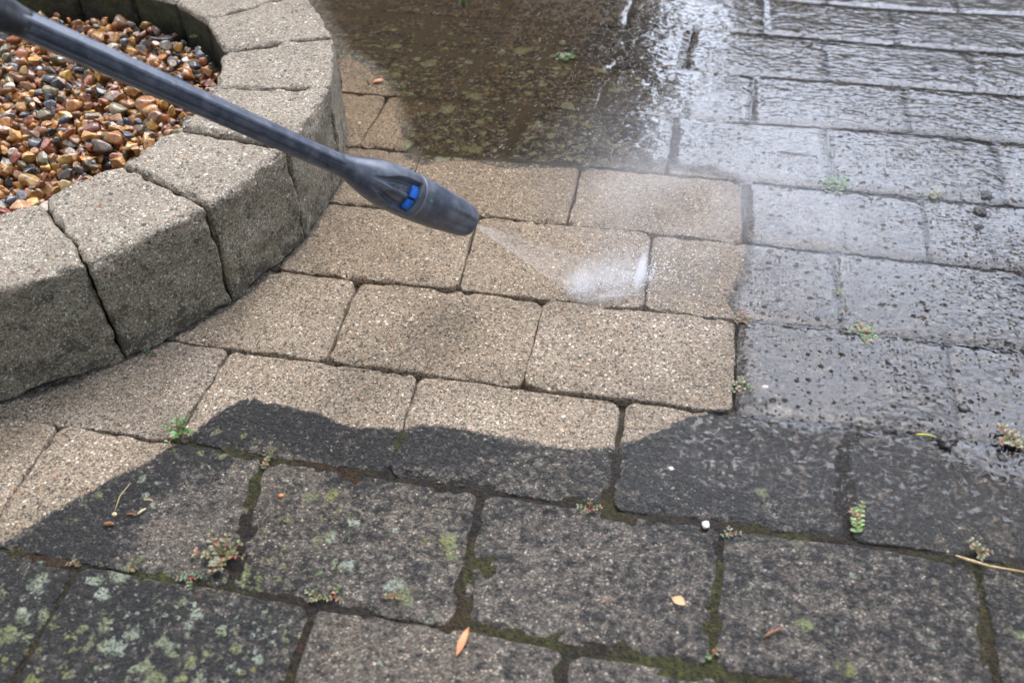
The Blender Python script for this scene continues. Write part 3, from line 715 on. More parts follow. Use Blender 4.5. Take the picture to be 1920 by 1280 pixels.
# ------------------------------------------------------------------ material toolkit
class NT:
    def __init__(s, name):
        s.m = bpy.data.materials.new(name); s.m.use_nodes = True; s.t = s.m.node_tree; s.t.nodes.clear()
        s.out = s.t.nodes.new('ShaderNodeOutputMaterial')
    def n(s, t, **k):
        q = s.t.nodes.new(t)
        for a, b in k.items(): setattr(q, a, b)
        return q
    def put(s, sock, v):
        if v is None: return
        if hasattr(v, 'is_linked') or isinstance(v, bpy.types.NodeSocket): s.t.links.new(v, sock)
        else:
            if isinstance(v, tuple) and len(v) == 3 and sock.type == 'RGBA': v = v + (1,)
            sock.default_value = v
    def math(s, op, a, b=None, c=None, clamp=False):
        q = s.n('ShaderNodeMath', operation=op, use_clamp=clamp)
        s.put(q.inputs[0], a); s.put(q.inputs[1], b)
        if c is not None: s.put(q.inputs[2], c)
        return q.outputs[0]
    def mix(s, fac, a, b, blend='MIX'):
        q = s.n('ShaderNodeMix', data_type='RGBA', blend_type=blend)
        s.put(q.inputs[0], fac); s.put(q.inputs[6], a); s.put(q.inputs[7], b)
        return q.outputs[2]
    def lerp(s, fac, a, b):
        q = s.n('ShaderNodeMix', data_type='FLOAT'); s.put(q.inputs[0], fac); s.put(q.inputs[2], a); s.put(q.inputs[3], b)
        return q.outputs[0]
    def rng(s, v, a, b, c=0.0, d=1.0, smooth=True):
        q = s.n('ShaderNodeMapRange', interpolation_type='SMOOTHSTEP' if smooth else 'LINEAR')
        s.put(q.inputs['Value'], v)
        for nm, x in (('From Min', a), ('From Max', b), ('To Min', c), ('To Max', d)): s.put(q.inputs[nm], x)
        return q.outputs[0]
    def pos(s):
        return s.n('ShaderNodeNewGeometry').outputs['Position']
    def noise(s, vec, scale, detail=3.0, rough=.55, color=False):
        q = s.n('ShaderNodeTexNoise'); s.put(q.inputs['Vector'], vec); q.inputs['Scale'].default_value = scale
        q.inputs['Detail'].default_value = detail; q.inputs['Roughness'].default_value = rough
        return q.outputs['Color'] if color else q.outputs['Fac']
    def vor(s, vec, scale, feature='F1', rnd=1.0):
        q = s.n('ShaderNodeTexVoronoi', feature=feature); s.put(q.inputs['Vector'], vec); q.inputs['Scale'].default_value = scale
        q.inputs['Randomness'].default_value = rnd
        return q
    def sep(s, c):
        return s.n('ShaderNodeSeparateColor'), c
    def rgb(s, c):
        q = s.n('ShaderNodeSeparateColor'); s.put(q.inputs[0], c); return q.outputs[0], q.outputs[1], q.outputs[2]
    def ramp(s, v, stops, const=False):
        q = s.n('ShaderNodeValToRGB'); s.put(q.inputs[0], v); r = q.color_ramp
        r.interpolation = 'CONSTANT' if const else 'LINEAR'
        while len(r.elements) < len(stops): r.elements.new(.5)
        for e, (p, c) in zip(r.elements, stops): e.position = p; e.color = tuple(c) + (1,)
        return q.outputs[0]
    def at(s, name):
        q = s.n('ShaderNodeAttribute', attribute_name=name); return q
    def bump(s, h, dist, strength=1.0, normal=None):
        q = s.n('ShaderNodeBump'); s.put(q.inputs['Height'], h); q.inputs['Distance'].default_value = dist; s.put(q.inputs['Strength'], strength)
        if normal is not None: s.put(q.inputs['Normal'], normal)
        return q.outputs[0]
    def bsdf(s, **k):
        q = s.n('ShaderNodeBsdfPrincipled')
        for a, b in k.items(): s.put(q.inputs[a.replace('_', ' ')], b)
        s.t.links.new(q.outputs[0], s.out.inputs[0]); return q

def concrete_grain(N, P):
    """fine concrete aggregate: returns cell random, stone mask, stone colour, bump height"""
    wv = N.n('ShaderNodeVectorMath', operation='SCALE'); N.put(wv.inputs[0], N.noise(P, 420, 2, .6, True)); wv.inputs['Scale'].default_value = .0034
    wa = N.n('ShaderNodeVectorMath', operation='ADD'); N.put(wa.inputs[0], P); N.put(wa.inputs[1], wv.outputs[0]); PW = wa.outputs[0]
    v1 = N.vor(P, 720); r1, r2, r3 = N.rgb(v1.outputs['Color'])
    v2 = N.vor(PW, 300); a1, a2, a3 = N.rgb(v2.outputs['Color'])
    v3 = N.vor(PW, 130); b1, b2, b3 = N.rgb(v3.outputs['Color'])
    q2 = N.math('ADD', .16, N.math('MULTIPLY', a3, .36)); q3 = N.math('ADD', .10, N.math('MULTIPLY', b3, .24))
    s2 = N.math('MULTIPLY', N.rng(v2.outputs['Distance'], N.math('ADD', q2, .06), q2), N.math('GREATER_THAN', a1, .62))
    s3 = N.math('MULTIPLY', N.rng(v3.outputs['Distance'], N.math('ADD', q3, .05), q3), N.math('GREATER_THAN', b1, .86))
    stops = [(0, (.06, .055, .05)), (.26, (.15, .12, .09)), (.38, (.62, .58, .51)), (.48, (.36, .30, .22)), (.62, (.33, .17, .09)), (.69, (.30, .26, .21)), (.80, (.70, .67, .62)), (.88, (.09, .09, .10)), (.95, (.24, .10, .06))]
    c2 = N.ramp(a2, stops, True); c3 = N.ramp(b2, stops, True)
    sm = N.math('MAXIMUM', s2, s3); sc = N.mix(s3, c2, c3)
    h = N.math('ADD', N.math('MULTIPLY', v1.outputs['Distance'], -.55), N.math('MULTIPLY', sm, .5))
    return r1, r2, sm, sc, h, v2

# ------------------------------------------------------------------ paving concrete
def paving_material():
    N = NT('paving_concrete'); P = N.pos()
    r1, r2, sm, sc, h, v2 = concrete_grain(N, P)
    clean_sd = N.at('clean').outputs['Fac']; dark = N.at('dark').outputs['Fac']; brown = N.at('brown').outputs['Fac']
    lich = N.at('lichen').outputs['Fac']; wet = N.at('wet').outputs['Fac']
    nbig = N.noise(P, 11, 4); nmid = N.noise(P, 42, 6, .62); nfine = N.noise(P, 210, 4, .6); nsp = N.noise(P, 135, 5, .65)
    # washed surface
    cl = N.ramp(r1, [(0, (.07, .058, .046)), (.10, (.18, .149, .113)), (.36, (.272, .23, .18)), (.70, (.36, .31, .25)), (.91, (.46, .41, .35)), (.975, (.60, .57, .51))], True)
    cl = N.mix(sm, cl, sc)
    cl = N.mix(1.0, cl, N.ramp(nbig, [(.30, (.66, .625, .555)), (.5, (.86, .815, .735)), (.7, (1.0, .965, .90))]), 'MULTIPLY')
    oi = N.n('ShaderNodeObjectInfo').outputs['Random']
    cl = N.mix(1.0, cl, N.ramp(oi, [(0, (.84, .83, .84)), (.3, (1.02, .985, .95)), (.6, (.92, .87, .80)), (1, (1.04, 1.01, .98))]), 'MULTIPLY')
    pit = N.math('MULTIPLY', N.rng(nfine, .43, .35), .85)
    cl = N.mix(pit, cl, (.05, .04, .03))
    cl = N.mix(N.math('MULTIPLY', N.rng(nsp, .36, .28), .7), cl, (.06, .047, .034))
    cl = N.mix(N.math('MULTIPLY', N.rng(nmid, .40, .28), .35), cl, N.mix(1.0, cl, (.62, .56, .48), 'MULTIPLY'))
    cl = N.mix(N.math('MULTIPLY', brown, .9), cl, N.mix(1.0, cl, (.70, .57, .37), 'MULTIPLY'))
    cl = N.mix(N.math('MULTIPLY', wet, .45), cl, N.mix(1.0, cl, (.62, .60, .62), 'MULTIPLY'))
    # weathered surface under algae
    g = N.ramp(r1, [(0, (.35, .35, .35)), (.15, (.65, .64, .63)), (.45, (1.0, .98, .95)), (.75, (1.35, 1.3, 1.25)), (.92, (2.2, 2.1, 2.0)), (.975, (3.8, 3.7, 3.5))], True)
    dm = N.math('ADD', dark, N.math('ADD', N.math('MULTIPLY', N.math('SUBTRACT', nmid, .5), 1.3), N.math('MULTIPLY', N.math('SUBTRACT', nsp, .5), 2.0)))
    dm = N.rng(dm, .20, .82)
    dcol = N.mix(dm, (.152, .130, .105), (.023, .0215, .0195))
    dcol = N.mix(1.0, dcol, g, 'MULTIPLY')
    stone = N.mix(.55, sc, (.05, .045, .04))
    dcol = N.mix(N.math('MULTIPLY', sm, N.lerp(dm, .8, .30)), dcol, stone)
    dcol = N.mix(N.math('MULTIPLY', brown, .85), dcol, N.mix(1.0, dcol, (1.12, .90, .48), 'MULTIPLY'))
    # lichen rosettes
    lf = N.noise(P, 420, 3, .6)
    wv = N.n('ShaderNodeVectorMath', operation='SCALE'); N.put(wv.inputs[0], N.noise(P, 70, 4, .65, True)); wv.inputs['Scale'].default_value = .022
    wa = N.n('ShaderNodeVectorMath', operation='ADD'); N.put(wa.inputs[0], P); N.put(wa.inputs[1], wv.outputs[0])
    def rosette(scale, size, thin):
        v = N.vor(wa.outputs[0], scale); a, b, c = N.rgb(v.outputs['Color'])
        keep = N.math('LESS_THAN', a, N.math('MULTIPLY', lich, thin))
        rad = N.math('MULTIPLY', N.math('ADD', .25, N.math('MULTIPLY', b, .75)), N.math('MULTIPLY', N.rng(lich, 0, .75, .45, 1.0), size))
        e_ = N.math('SUBTRACT', rad, N.math('ADD', v.outputs['Distance'], N.math('MULTIPLY', N.math('SUBTRACT', lf, .5), .30)))
        return N.math('MULTIPLY', N.rng(e_, -.03, .06), keep), c
    m1, k1 = rosette(30, .50, .60); m2, k2 = rosette(72, .52, .68); m3, k3 = rosette(165, .48, .60)
    lm = N.math('MAXIMUM', m1, N.math('MAXIMUM', m2, m3))
    lm = N.math('MULTIPLY', lm, N.rng(lf, .34, .50, .35, 1.0))
    lk = N.math('ADD', N.math('MULTIPLY', N.noise(P, 14, 2), .8), N.math('MULTIPLY', k1, .22))
    lcol = N.ramp(lk, [(.36, (.20, .20, .06)), (.48, (.22, .24, .13)), (.62, (.32, .35, .28))])
    lcol = N.mix(N.math('MULTIPLY', brown, .5), lcol, (.42, .41, .18))
    lcol = N.mix(N.rng(lf, .55, .35), lcol, N.mix(1.0, lcol, (.45, .45, .42), 'MULTIPLY'))
    dcol = N.mix(N.math('MULTIPLY', lm, .92), dcol, lcol)
    # edge of the washed area
    e = N.math('ADD', clean_sd, N.math('ADD', N.math('MULTIPLY', N.math('SUBTRACT', nmid, .5), .016), N.math('ADD', N.math('MULTIPLY', N.math('SUBTRACT', nfine, .5), .008), N.math('MULTIPLY', N.math('SUBTRACT', nsp, .5), .012))))
    cm = N.rng(e, -.0016, .0020)
    col = N.mix(cm, dcol, cl)
    ns = N.noise(P, 120, 3)
    hh = N.math('ADD', h, N.math('MULTIPLY', nfine, N.lerp(cm, 1.9, 1.1)))
    hh = N.math('ADD', hh, N.math('ADD', N.math('MULTIPLY', lm, .8), N.math('MULTIPLY', nsp, N.lerp(cm, 2.6, .8))))
    bmp = N.bump(hh, .0028, N.lerp(cm, 1.0, .5))
    hw = N.math('ADD', N.math('MULTIPLY', N.math('ADD', ns, nsp), 1.3), N.math('MULTIPLY', N.math('ADD', nfine, h), 1.1))
    cb = N.bump(hw, .0045, 1.0)
    cw = N.math('MULTIPLY', N.rng(wet, .08, .75), .95)
    N.bsdf(Base_Color=col, Roughness=N.lerp(cm, .62, .78), Specular_IOR_Level=.35, Normal=bmp, Coat_Weight=cw, Coat_Roughness=N.rng(wet, .1, .8, .34, .10), Coat_IOR=1.38, Coat_Normal=cb)
    return N.m

def block_material():
    N = NT('planter_concrete'); P = N.pos()
    r1, r2, sm, sc, h, v2 = concrete_grain(N, P)
    dirt = N.at('dirt').outputs['Fac']; moss = N.at('moss').outputs['Fac']
    nbig = N.noise(P, 13, 4); nmid = N.noise(P, 48, 6, .62); nfine = N.noise(P, 210, 4, .6); nsp = N.noise(P, 130, 5, .7)
    cl = N.ramp(r1, [(0, (.10, .088, .072)), (.09, (.22, .185, .148)), (.36, (.30, .258, .21)), (.72, (.37, .325, .27)), (.90, (.48, .44, .39)), (.965, (.70, .67, .62))], True)
    cl = N.mix(sm, cl, sc)
    cl = N.mix(1.0, cl, N.ramp(nbig, [(.3, (.72, .685, .60)), (.7, (.93, .89, .79))]), 'MULTIPLY')
    cl = N.mix(N.math('MULTIPLY', N.rng(nfine, .42, .34), .85), cl, (.045, .038, .03))
    cl = N.mix(N.math('MULTIPLY', N.rng(nsp, .36, .28), .75), cl, (.05, .04, .03))
    # grime on the faces
    dc = N.ramp(r1, [(0, (.09, .078, .056)), (.3, (.19, .163, .115)), (.7, (.26, .224, .16)), (.94, (.37, .33, .25)), (.985, (.52, .48, .40))], True)
    dc = N.mix(N.math('MULTIPLY', sm, .45), dc, sc)
    blk = N.math('ADD', N.math('ADD', N.math('MULTIPLY', nsp, .5), N.math('MULTIPLY', N.noise(P, 330, 4, .65), .5)), N.math('MULTIPLY', N.math('SUBTRACT', nmid, .5), .75))
    z = N.n('ShaderNodeSeparateXYZ'); N.put(z.inputs[0], P)
    low = N.rng(z.outputs[2], .07, 0.0, 0, .10)
    dc = N.mix(N.math('MULTIPLY', N.rng(N.math('ADD', blk, low), .54, .67), .72), dc, (.022, .019, .015))
    dc = N.mix(N.math('MULTIPLY', N.rng(nbig, .55, .8), .4), dc, (.035, .036, .022))
    e = N.math('ADD', dirt, N.math('ADD', N.math('MULTIPLY', N.math('SUBTRACT', nmid, .5), 1.1), N.math('MULTIPLY', N.math('SUBTRACT', nfine, .5), .6)))
    dm = N.rng(e, .42, .62)
    col = N.mix(dm, cl, dc)
    mm = N.rng(N.math('ADD', moss, N.math('MULTIPLY', N.math('SUBTRACT', nmid, .5), .9)), .35, .7)
    mc = N.mix(N.rng(nsp, .4, .62), (.020, .018, .009), N.mix(N.rng(nbig, .4, .65), (.045, .038, .016), (.05, .055, .012)))
    col = N.mix(mm, col, mc)
    hh = N.math('ADD', h, N.math('MULTIPLY', nfine, 1.2))
    hh = N.math('ADD', hh, N.math('MULTIPLY', nmid, N.lerp(dm, .4, 1.6)))
    N.bsdf(Base_Color=col, Roughness=.75, Specular_IOR_Level=.35, Normal=N.bump(hh, .0013), Coat_Weight=N.lerp(dm, .16, .10), Coat_Roughness=.28, Coat_Normal=N.bump(hh, .0008))
    return N.m

def ground_material():
    N = NT('joint_soil'); P = N.pos()
    clean = N.at('clean').outputs['Fac']; brown = N.at('brown').outputs['Fac']; wet = N.at('wet').outputs['Fac']; moss = N.at('moss').outputs['Fac']
    n1 = N.noise(P, 28, 5, .6); n2 = N.noise(P, 260, 5, .65); n3 = N.noise(P, 9, 3)
    soil = N.mix(N.rng(n2, .35, .7), (.005, .004, .003), (.030, .021, .012))
    mossc = N.ramp(n3, [(.36, (.034, .016, .005)), (.46, (.026, .019, .005)), (.58, (.034, .034, .007))])
    mossc = N.mix(1.0, mossc, N.ramp(n2, [(.36, (.2, .2, .2)), (.66, (1.7, 1.7, 1.7))]), 'MULTIPLY')
    col = N.mix(N.math('MULTIPLY', N.rng(N.math('ADD', n1, N.math('MULTIPLY', moss, .6)), .52, .85), .95), soil, mossc)
    col = N.mix(N.math('MULTIPLY', N.rng(brown, .45, .85), N.rng(clean, .0, -.01)), col, N.mix(n2, (.034, .025, .012), (.085, .062, .029)))
    col = N.mix(N.rng(clean, -.01, .01), col, N.mix(n2, (.022, .018, .013), (.12, .10, .075)))
    v = N.vor(P, 420)
    hh = N.math('ADD', n2, N.math('MULTIPLY', v.outputs['Distance'], -.5))
    N.bsdf(Base_Color=col, Roughness=.85, Specular_IOR_Level=.3, Normal=N.bump(hh, .003), Coat_Normal=N.bump(hh, .004), Coat_Weight=N.math('MULTIPLY', N.rng(wet, .3, .9), .6), Coat_Roughness=.2, Coat_IOR=1.33)
    return N.m

def water_material():
    N = NT('water_film'); P = N.pos()
    edge = N.at('edge').outputs['Fac']; rough = N.at('rough').outputs['Fac']
    n1 = N.noise(P, 55, 3, .5); n2 = N.noise(P, 260, 2, .5); n3 = N.noise(P, 24, 5, .6)
    # stretched ripples of the running film
    mp = N.n('ShaderNodeMapping'); N.put(mp.inputs['Vector'], P); mp.inputs['Rotation'].default_value = (0, 0, math.radians(18)); mp.inputs['Scale'].default_value = (1.0, 1.5, 1.0)
    n4 = N.noise(mp.outputs[0], 75, 1.5, .45)
    v = N.vor(P, 240); q1, q2, q3 = N.rgb(v.outputs['Color'])
    gr = N.math('MULTIPLY', N.rng(v.outputs['Distance'], .50, .05), N.math('GREATER_THAN', q1, .62))
    v2 = N.vor(P, 90); p1, p2, p3 = N.rgb(v2.outputs['Color'])
    gr2 = N.math('MULTIPLY', N.rng(v2.outputs['Distance'], N.lerp(p2, .16, .40), .02), N.math('GREATER_THAN', p1, .52))
    h = N.math('ADD', N.math('MULTIPLY', n4, 1.0), N.math('MULTIPLY', n2, .10))
    h = N.math('MULTIPLY', h, N.math('ADD', N.math('MULTIPLY', rough, .92), .09))
    h = N.math('ADD', h, N.math('MULTIPLY', gr, N.math('MULTIPLY', N.math('ADD', rough, .2), .42)))
    h = N.math('ADD', h, N.math('MULTIPLY', gr2, .75))
    h = N.math('ADD', h, N.math('MULTIPLY', n1, .10))
    nrm = N.bump(h, .0016, 1.0)
    fr = N.n('ShaderNodeFresnel'); fr.inputs['IOR'].default_value = 1.33; N.put(fr.inputs['Normal'], nrm)
    cov = N.math('ADD', edge, N.math('MULTIPLY', N.math('SUBTRACT', n3, .5), .05))
    cov = N.rng(cov, -.004, .016)
    nb = N.noise(mp.outputs[0], 125, 4, .62)
    th_ = N.math('MULTIPLY', N.at('thin').outputs['Fac'], .10)
    brk = N.rng(nb, N.math('ADD', N.lerp(rough, .18, .45), th_), N.math('ADD', N.lerp(rough, .30, .545), th_))
    brk = N.lerp(brk, N.lerp(N.at('thin').outputs['Fac'], .38, .05), 1.0)
    cov2 = N.math('MULTIPLY', cov, N.lerp(rough, 1.0, brk))
    cov2 = N.math('MULTIPLY', cov2, N.rng(N.at('joint').outputs['Fac'], 0, 1, .45, 1.0))
    grain = N.math('MULTIPLY', N.math('SUBTRACT', 1.0, N.math('MULTIPLY', N.rng(gr2, .05, .45), .72)), N.math('SUBTRACT', 1.0, N.math('MULTIPLY', N.rng(gr, .25, .7), .55)))
    f = N.math('MULTIPLY', fr.outputs[0], N.math('MULTIPLY', cov2, grain))
    tr = N.n('ShaderNodeBsdfTransparent'); N.put(tr.inputs[0], N.mix(cov2, (1, 1, 1), (.84, .80, .74)))
    gl = N.n('ShaderNodeBsdfGlossy'); gl.inputs['Roughness'].default_value = .085; gl.inputs['Color'].default_value = (1, 1, 1, 1); N.put(gl.inputs['Normal'], nrm)
    mx = N.n('ShaderNodeMixShader'); N.put(mx.inputs[0], f); N.t.links.new(tr.outputs[0], mx.inputs[1]); N.t.links.new(gl.outputs[0], mx.inputs[2])
    N.t.links.new(mx.outputs[0], N.out.inputs[0])
    return N.m

def simple(name, col, rough=.6, var=.25, scale=120, coat=0.0, bumpd=0.0, tint=False, coat_rough=.15, spec=.4):
    N = NT(name); P = N.n('ShaderNodeTexCoord').outputs['Object']
    n = N.noise(P, scale, 4)
    base = N.at('tint').outputs['Color'] if tint else col
    c = N.mix(1.0, base, N.ramp(n, [(.3, (1 - var,) * 3), (.7, (1 + var,) * 3)]), 'MULTIPLY')
    k = dict(Base_Color=c, Roughness=rough, Coat_Weight=coat, Coat_Roughness=coat_rough, Specular_IOR_Level=spec)
    if bumpd: k['Normal'] = N.bump(n, bumpd)
    N.bsdf(**k)
    return N.m

M_PAVE = paving_material(); M_BLOCK = block_material(); M_GROUND = ground_material(); M_WATER = water_material()

# ------------------------------------------------------------------ paving stones
PC = (-0.5537, -0.1554)        # centre of the round planter
def edge_dist(q, x, y, seed, gaps):
    """distance inside the worn outline of a stone (positive inside)"""
    ds = []
    for k in range(4):
        a, b = np.array(q[k]), np.array(q[(k + 1) % 4]); e = b - a; ln = np.hypot(*e); e = e / ln
        nrm = np.array([e[1], -e[0]])                       # corners run clockwise: inside is to the right
        t = (x - a[0]) * e[0] + (y - a[1]) * e[1]
        wob = .0013 * fbm(t * 38, np.zeros_like(t) + seed * 3.1 + k * 7.7, 0, seed, 3) + .0012 * vnoise(t * 9, np.zeros_like(t) + k, 0, seed + 5)
        ds.append((x - a[0]) * nrm[0] + (y - a[1]) * nrm[1] - gaps[k] + wob)
    ds = np.array(ds)
    r = .0085 + .005 * (hash01(np.array([seed]), np.array([1]), np.array([2]), 3)[0])
    m = np.maximum(r - ds, 0)
    return np.where((ds < r).any(0), r - np.sqrt((m ** 2).sum(0)), ds.min(0))
def stone_arrays(q, seed, step=.005):
    q = [np.array(p) for p in q]
    c = sum(q) / 4
    sdc = float(poly_sd(CLEAN, np.array([c[0]]), np.array([c[1]]))[0])
    rs = random.Random(seed)
    w = .0008 if sdc > .02 else (.0021 if sdc < -.05 else .0014)
    gaps = [w * rs.uniform(.7, 1.6) for _ in range(4)]
    def line(ln):
        e = np.array([-.0015, 0, .0006, .0012, .002, .003, .0042, .0056, .0072, .009, .011, .0135])
        n = max(3, int((ln - .027) / step))
        return np.concatenate([e, np.linspace(.0135, ln - .0135, n + 1)[1:-1], ln - e[::-1]]) / ln
    U = line((np.hypot(*(q[1] - q[0])) + np.hypot(*(q[2] - q[3]))) / 2); V = line((np.hypot(*(q[3] - q[0])) + np.hypot(*(q[2] - q[1]))) / 2)
    u, v = np.meshgrid(U, V)
    X = (1 - u) * (1 - v) * q[0][0] + u * (1 - v) * q[1][0] + u * v * q[2][0] + (1 - u) * v * q[3][0]
    Y = (1 - u) * (1 - v) * q[0][1] + u * (1 - v) * q[1][1] + u * v * q[2][1] + (1 - u) * v * q[3][1]
    d = edge_dist(q, X, Y, seed, gaps)
    b = .0032 + .0018 * fbm(X * 60, Y * 60, 0, seed + 9, 3); b = np.clip(b, .0014, .007)
    t = np.clip(d / b, 0, 1)
    bev = .0024 * (1 - np.sqrt(np.clip(1 - (1 - t) ** 2, 0, 1)))
    zt = rs.uniform(-.0008, .0008); tx, ty = rs.uniform(-.006, .006), rs.uniform(-.006, .006)
    z = zt + tx * (X - c[0]) + ty * (Y - c[1]) + .0006 * fbm(X * 22, Y * 22, 0, 5, 3) - .0007 * (1 - sstep(0, .02, d)) - bev
    z = z + .0005 * fbm(X * 130, Y * 130, 0, 8, 2)
    # knocked-off corners and edge chips
    chip = sstep(.30, .62, fbm(X * 48, Y * 48, 0, seed + 31, 3)) * (1 - sstep(.002, .012, d))
    z = z - .003 * chip
    z = np.where(d < 0, -.045, z)
    return X, Y, z, d, c
def stone_attrs(me, X, Y):
    x, y = X.ravel(), Y.ravel(); F = fields(x, y)
    ring = np.hypot(x - PC[0], y - PC[1]) - .466
    attr(me, 'clean', np.minimum(poly_sd(CLEAN, x, y), ring - .0035 + .003 * fbm(x * 25, y * 25, 0, 61, 3))); attr(me, 'dark', F[:, 0]); attr(me, 'brown', F[:, 1]); attr(me, 'lichen', F[:, 2]); attr(me, 'wet', F[:, 3])
def stone_faces(z, nu, nv):
    low = z.ravel() < -.04
    return [f for f in gridfaces(nu, nv) if not all(low[i] for i in f)]
def flip(fs): return [tuple(reversed(f)) for f in fs]

SURF = []                       # kept for the water film
stone_objs = {}
for (k, i), q in PAVERS.items():
    if (k, i) in HIDDEN: continue
    seed = 1000 + k * 37 + int(i * 2) * 5
    X, Y, z, d, c = stone_arrays(q, seed)
    nv, nu = X.shape
    me = mesh('paving_stone', np.stack([X.ravel() - c[0], Y.ravel() - c[1], z.ravel()], 1), flip(stone_faces(z, nu, nv)))
    stone_attrs(me, X, Y)
    o = link('paving_stone', me, M_PAVE); o.location = (c[0], c[1], 0)
    tag(o, LABELS.get((k, i), 'concrete paving stone of the patio'), 'paving stone', 'paving stones of the patio')
    stone_objs[(k, i)] = o
    SURF.append((q, seed))
# the same paving running on beyond the view: one sheet of stones
mv, mf, mo = [], [], 0
AX, AY = [], []
for n, q in enumerate(OUTER + [PAVERS[h] for h in HIDDEN if h in PAVERS]):
    X, Y, z, d, c = stone_arrays(q, 5000 + n, .02)
    nv, nu = X.shape
    mv.append(np.stack([X.ravel(), Y.ravel(), z.ravel()], 1)); mf += [tuple(j + mo for j in f) for f in flip(stone_faces(z, nu, nv))]; mo += nu * nv
    AX.append(X.ravel()); AY.append(Y.ravel())
me = mesh('pavement', np.concatenate(mv), mf)
stone_attrs(me, np.concatenate(AX), np.concatenate(AY))
tag(link('pavement', me, M_PAVE), kind='structure')

# ------------------------------------------------------------------ soil and sand in the joints, running out to the horizon
def axis(a, b, s, far):
    core = np.arange(a, b, s); ext = np.array([.05, .15, .4, 1, 2.5, 6, 15, far])
    return np.concatenate([a - ext[::-1], core, core[-1] + ext])
gx = axis(-.55, .98, .005, 60); gy = axis(-.92, .78, .005, 60)
X, Y = np.meshgrid(gx, gy)
sdv = poly_sd(CLEAN, X, Y); F = fields(X, Y)
dirtf = sstep(.012, -.015, sdv)
br_ = sstep(.45, .8, F[..., 1]) * dirtf
z = -.0125 + .0102 * dirtf + (.0012 * dirtf + .0012) * fbm(X * 45, Y * 45, 0, 77, 4) + .0009 * dirtf * fbm(X * 220, Y * 220, 0, 78, 2)
z = np.where(dirtf > .6, np.maximum(z, -.0032 + .0006 * vnoise(X * 60, Y * 60, 0, 82)), z)
z = np.minimum(z, -.0016 + .0005 * vnoise(X * 90, Y * 90, 0, 80))
wj = sstep(.75, .95, F[..., 3]) * dirtf * (1 - br_)
z = z - .0022 * wj
z = z * (1 - br_) + br_ * (-.0012 + .0005 * vnoise(X * 70, Y * 70, 0, 81))
far = (np.abs(X) > 1.3) | (np.abs(Y) > 1.2)
z = np.where(far, -.015, z)
me = mesh('ground', np.stack([X.ravel(), Y.ravel(), z.ravel()], 1), gridfaces(X.shape[1], X.shape[0]))
mossf = np.clip(.5 + .9 * fbm(X * 12, Y * 12, 0, 99, 2), 0, 1) * sstep(.1, -.1, Y + .1) * sstep(.6, .2, F[..., 3])
attr(me, 'clean', sdv.ravel()); attr(me, 'brown', F[..., 1].ravel()); attr(me, 'wet', F[..., 3].ravel()); attr(me, 'moss', mossf.ravel())
tag(link('ground', me, M_GROUND), kind='structure')

# ------------------------------------------------------------------ water standing and running over the stones
wx = np.arange(-.34, 1.05, .0045); wy = np.arange(-.70, .80, .0045)
X, Y = np.meshgrid(wx, wy)
sd1 = poly_sd(WATER, X, Y); sdw = np.maximum(sd1, poly_sd(WATER2, X, Y)); thin = sstep(.012, -.035, sd1)
D = np.full(X.shape, -.01)
for q, seed in SURF:
    Q = np.array(q); x0, y0 = Q.min(0) - .01; x1, y1 = Q.max(0) + .01
    a, b = np.searchsorted(wx, [x0, x1]); c0, c1 = np.searchsorted(wy, [y0, y1])
    if b - a < 2 or c1 - c0 < 2: continue
    sub = np.s_[c0:c1, a:b]
    D[sub] = np.maximum(D[sub], edge_dist(q, X[sub], Y[sub], seed, [.001] * 4))
F = fields(X, Y)
h = .0022 - .0022 * sstep(.011, -.003, D) * (1 - .85 * F[..., 1]) + .0005 * fbm(X * 9, Y * 9, 0, 41, 3) + .0003 * fbm(X * 50, Y * 50, 0, 42, 2)
calm = np.clip(.80 + .5 * fbm(X * 9.0, Y * 9.0, 0, 43, 2), 0.25, 1.0)
# calm pools where the photo shows them, lively run-off further back and at the lower edge
for (px, py, pr, val) in CALM:
    w = np.exp(-((X - px) ** 2 + (Y - py) ** 2) / (2 * pr ** 2)); calm = calm * (1 - w) + np.clip(val + .22 * fbm(X * 22, Y * 22, 0, 44, 2), .05, 1) * w
ok = sdw > -.03
idx = np.full(X.shape, -1); idx[ok] = np.arange(ok.sum())
fs = []
for r in range(X.shape[0] - 1):
    row, row2 = idx[r], idx[r + 1]
    for c0 in np.nonzero((row[:-1] >= 0) & (row[1:] >= 0) & (row2[:-1] >= 0) & (row2[1:] >= 0))[0]:
        fs.append((row[c0], row[c0 + 1], row2[c0 + 1], row2[c0]))
me = mesh('water', np.stack([X[ok], Y[ok], h[ok]], 1), fs)
attr(me, 'edge', sdw[ok]); attr(me, 'rough', np.maximum(calm, thin)[ok]); attr(me, 'thin', thin[ok]); attr(me, 'joint', (1 - (1 - sstep(-.0025, .0045, D)) * (1 - .9 * sstep(.3, .7, F[..., 1])))[ok])
tag(link('water', me, M_WATER), kind='structure')

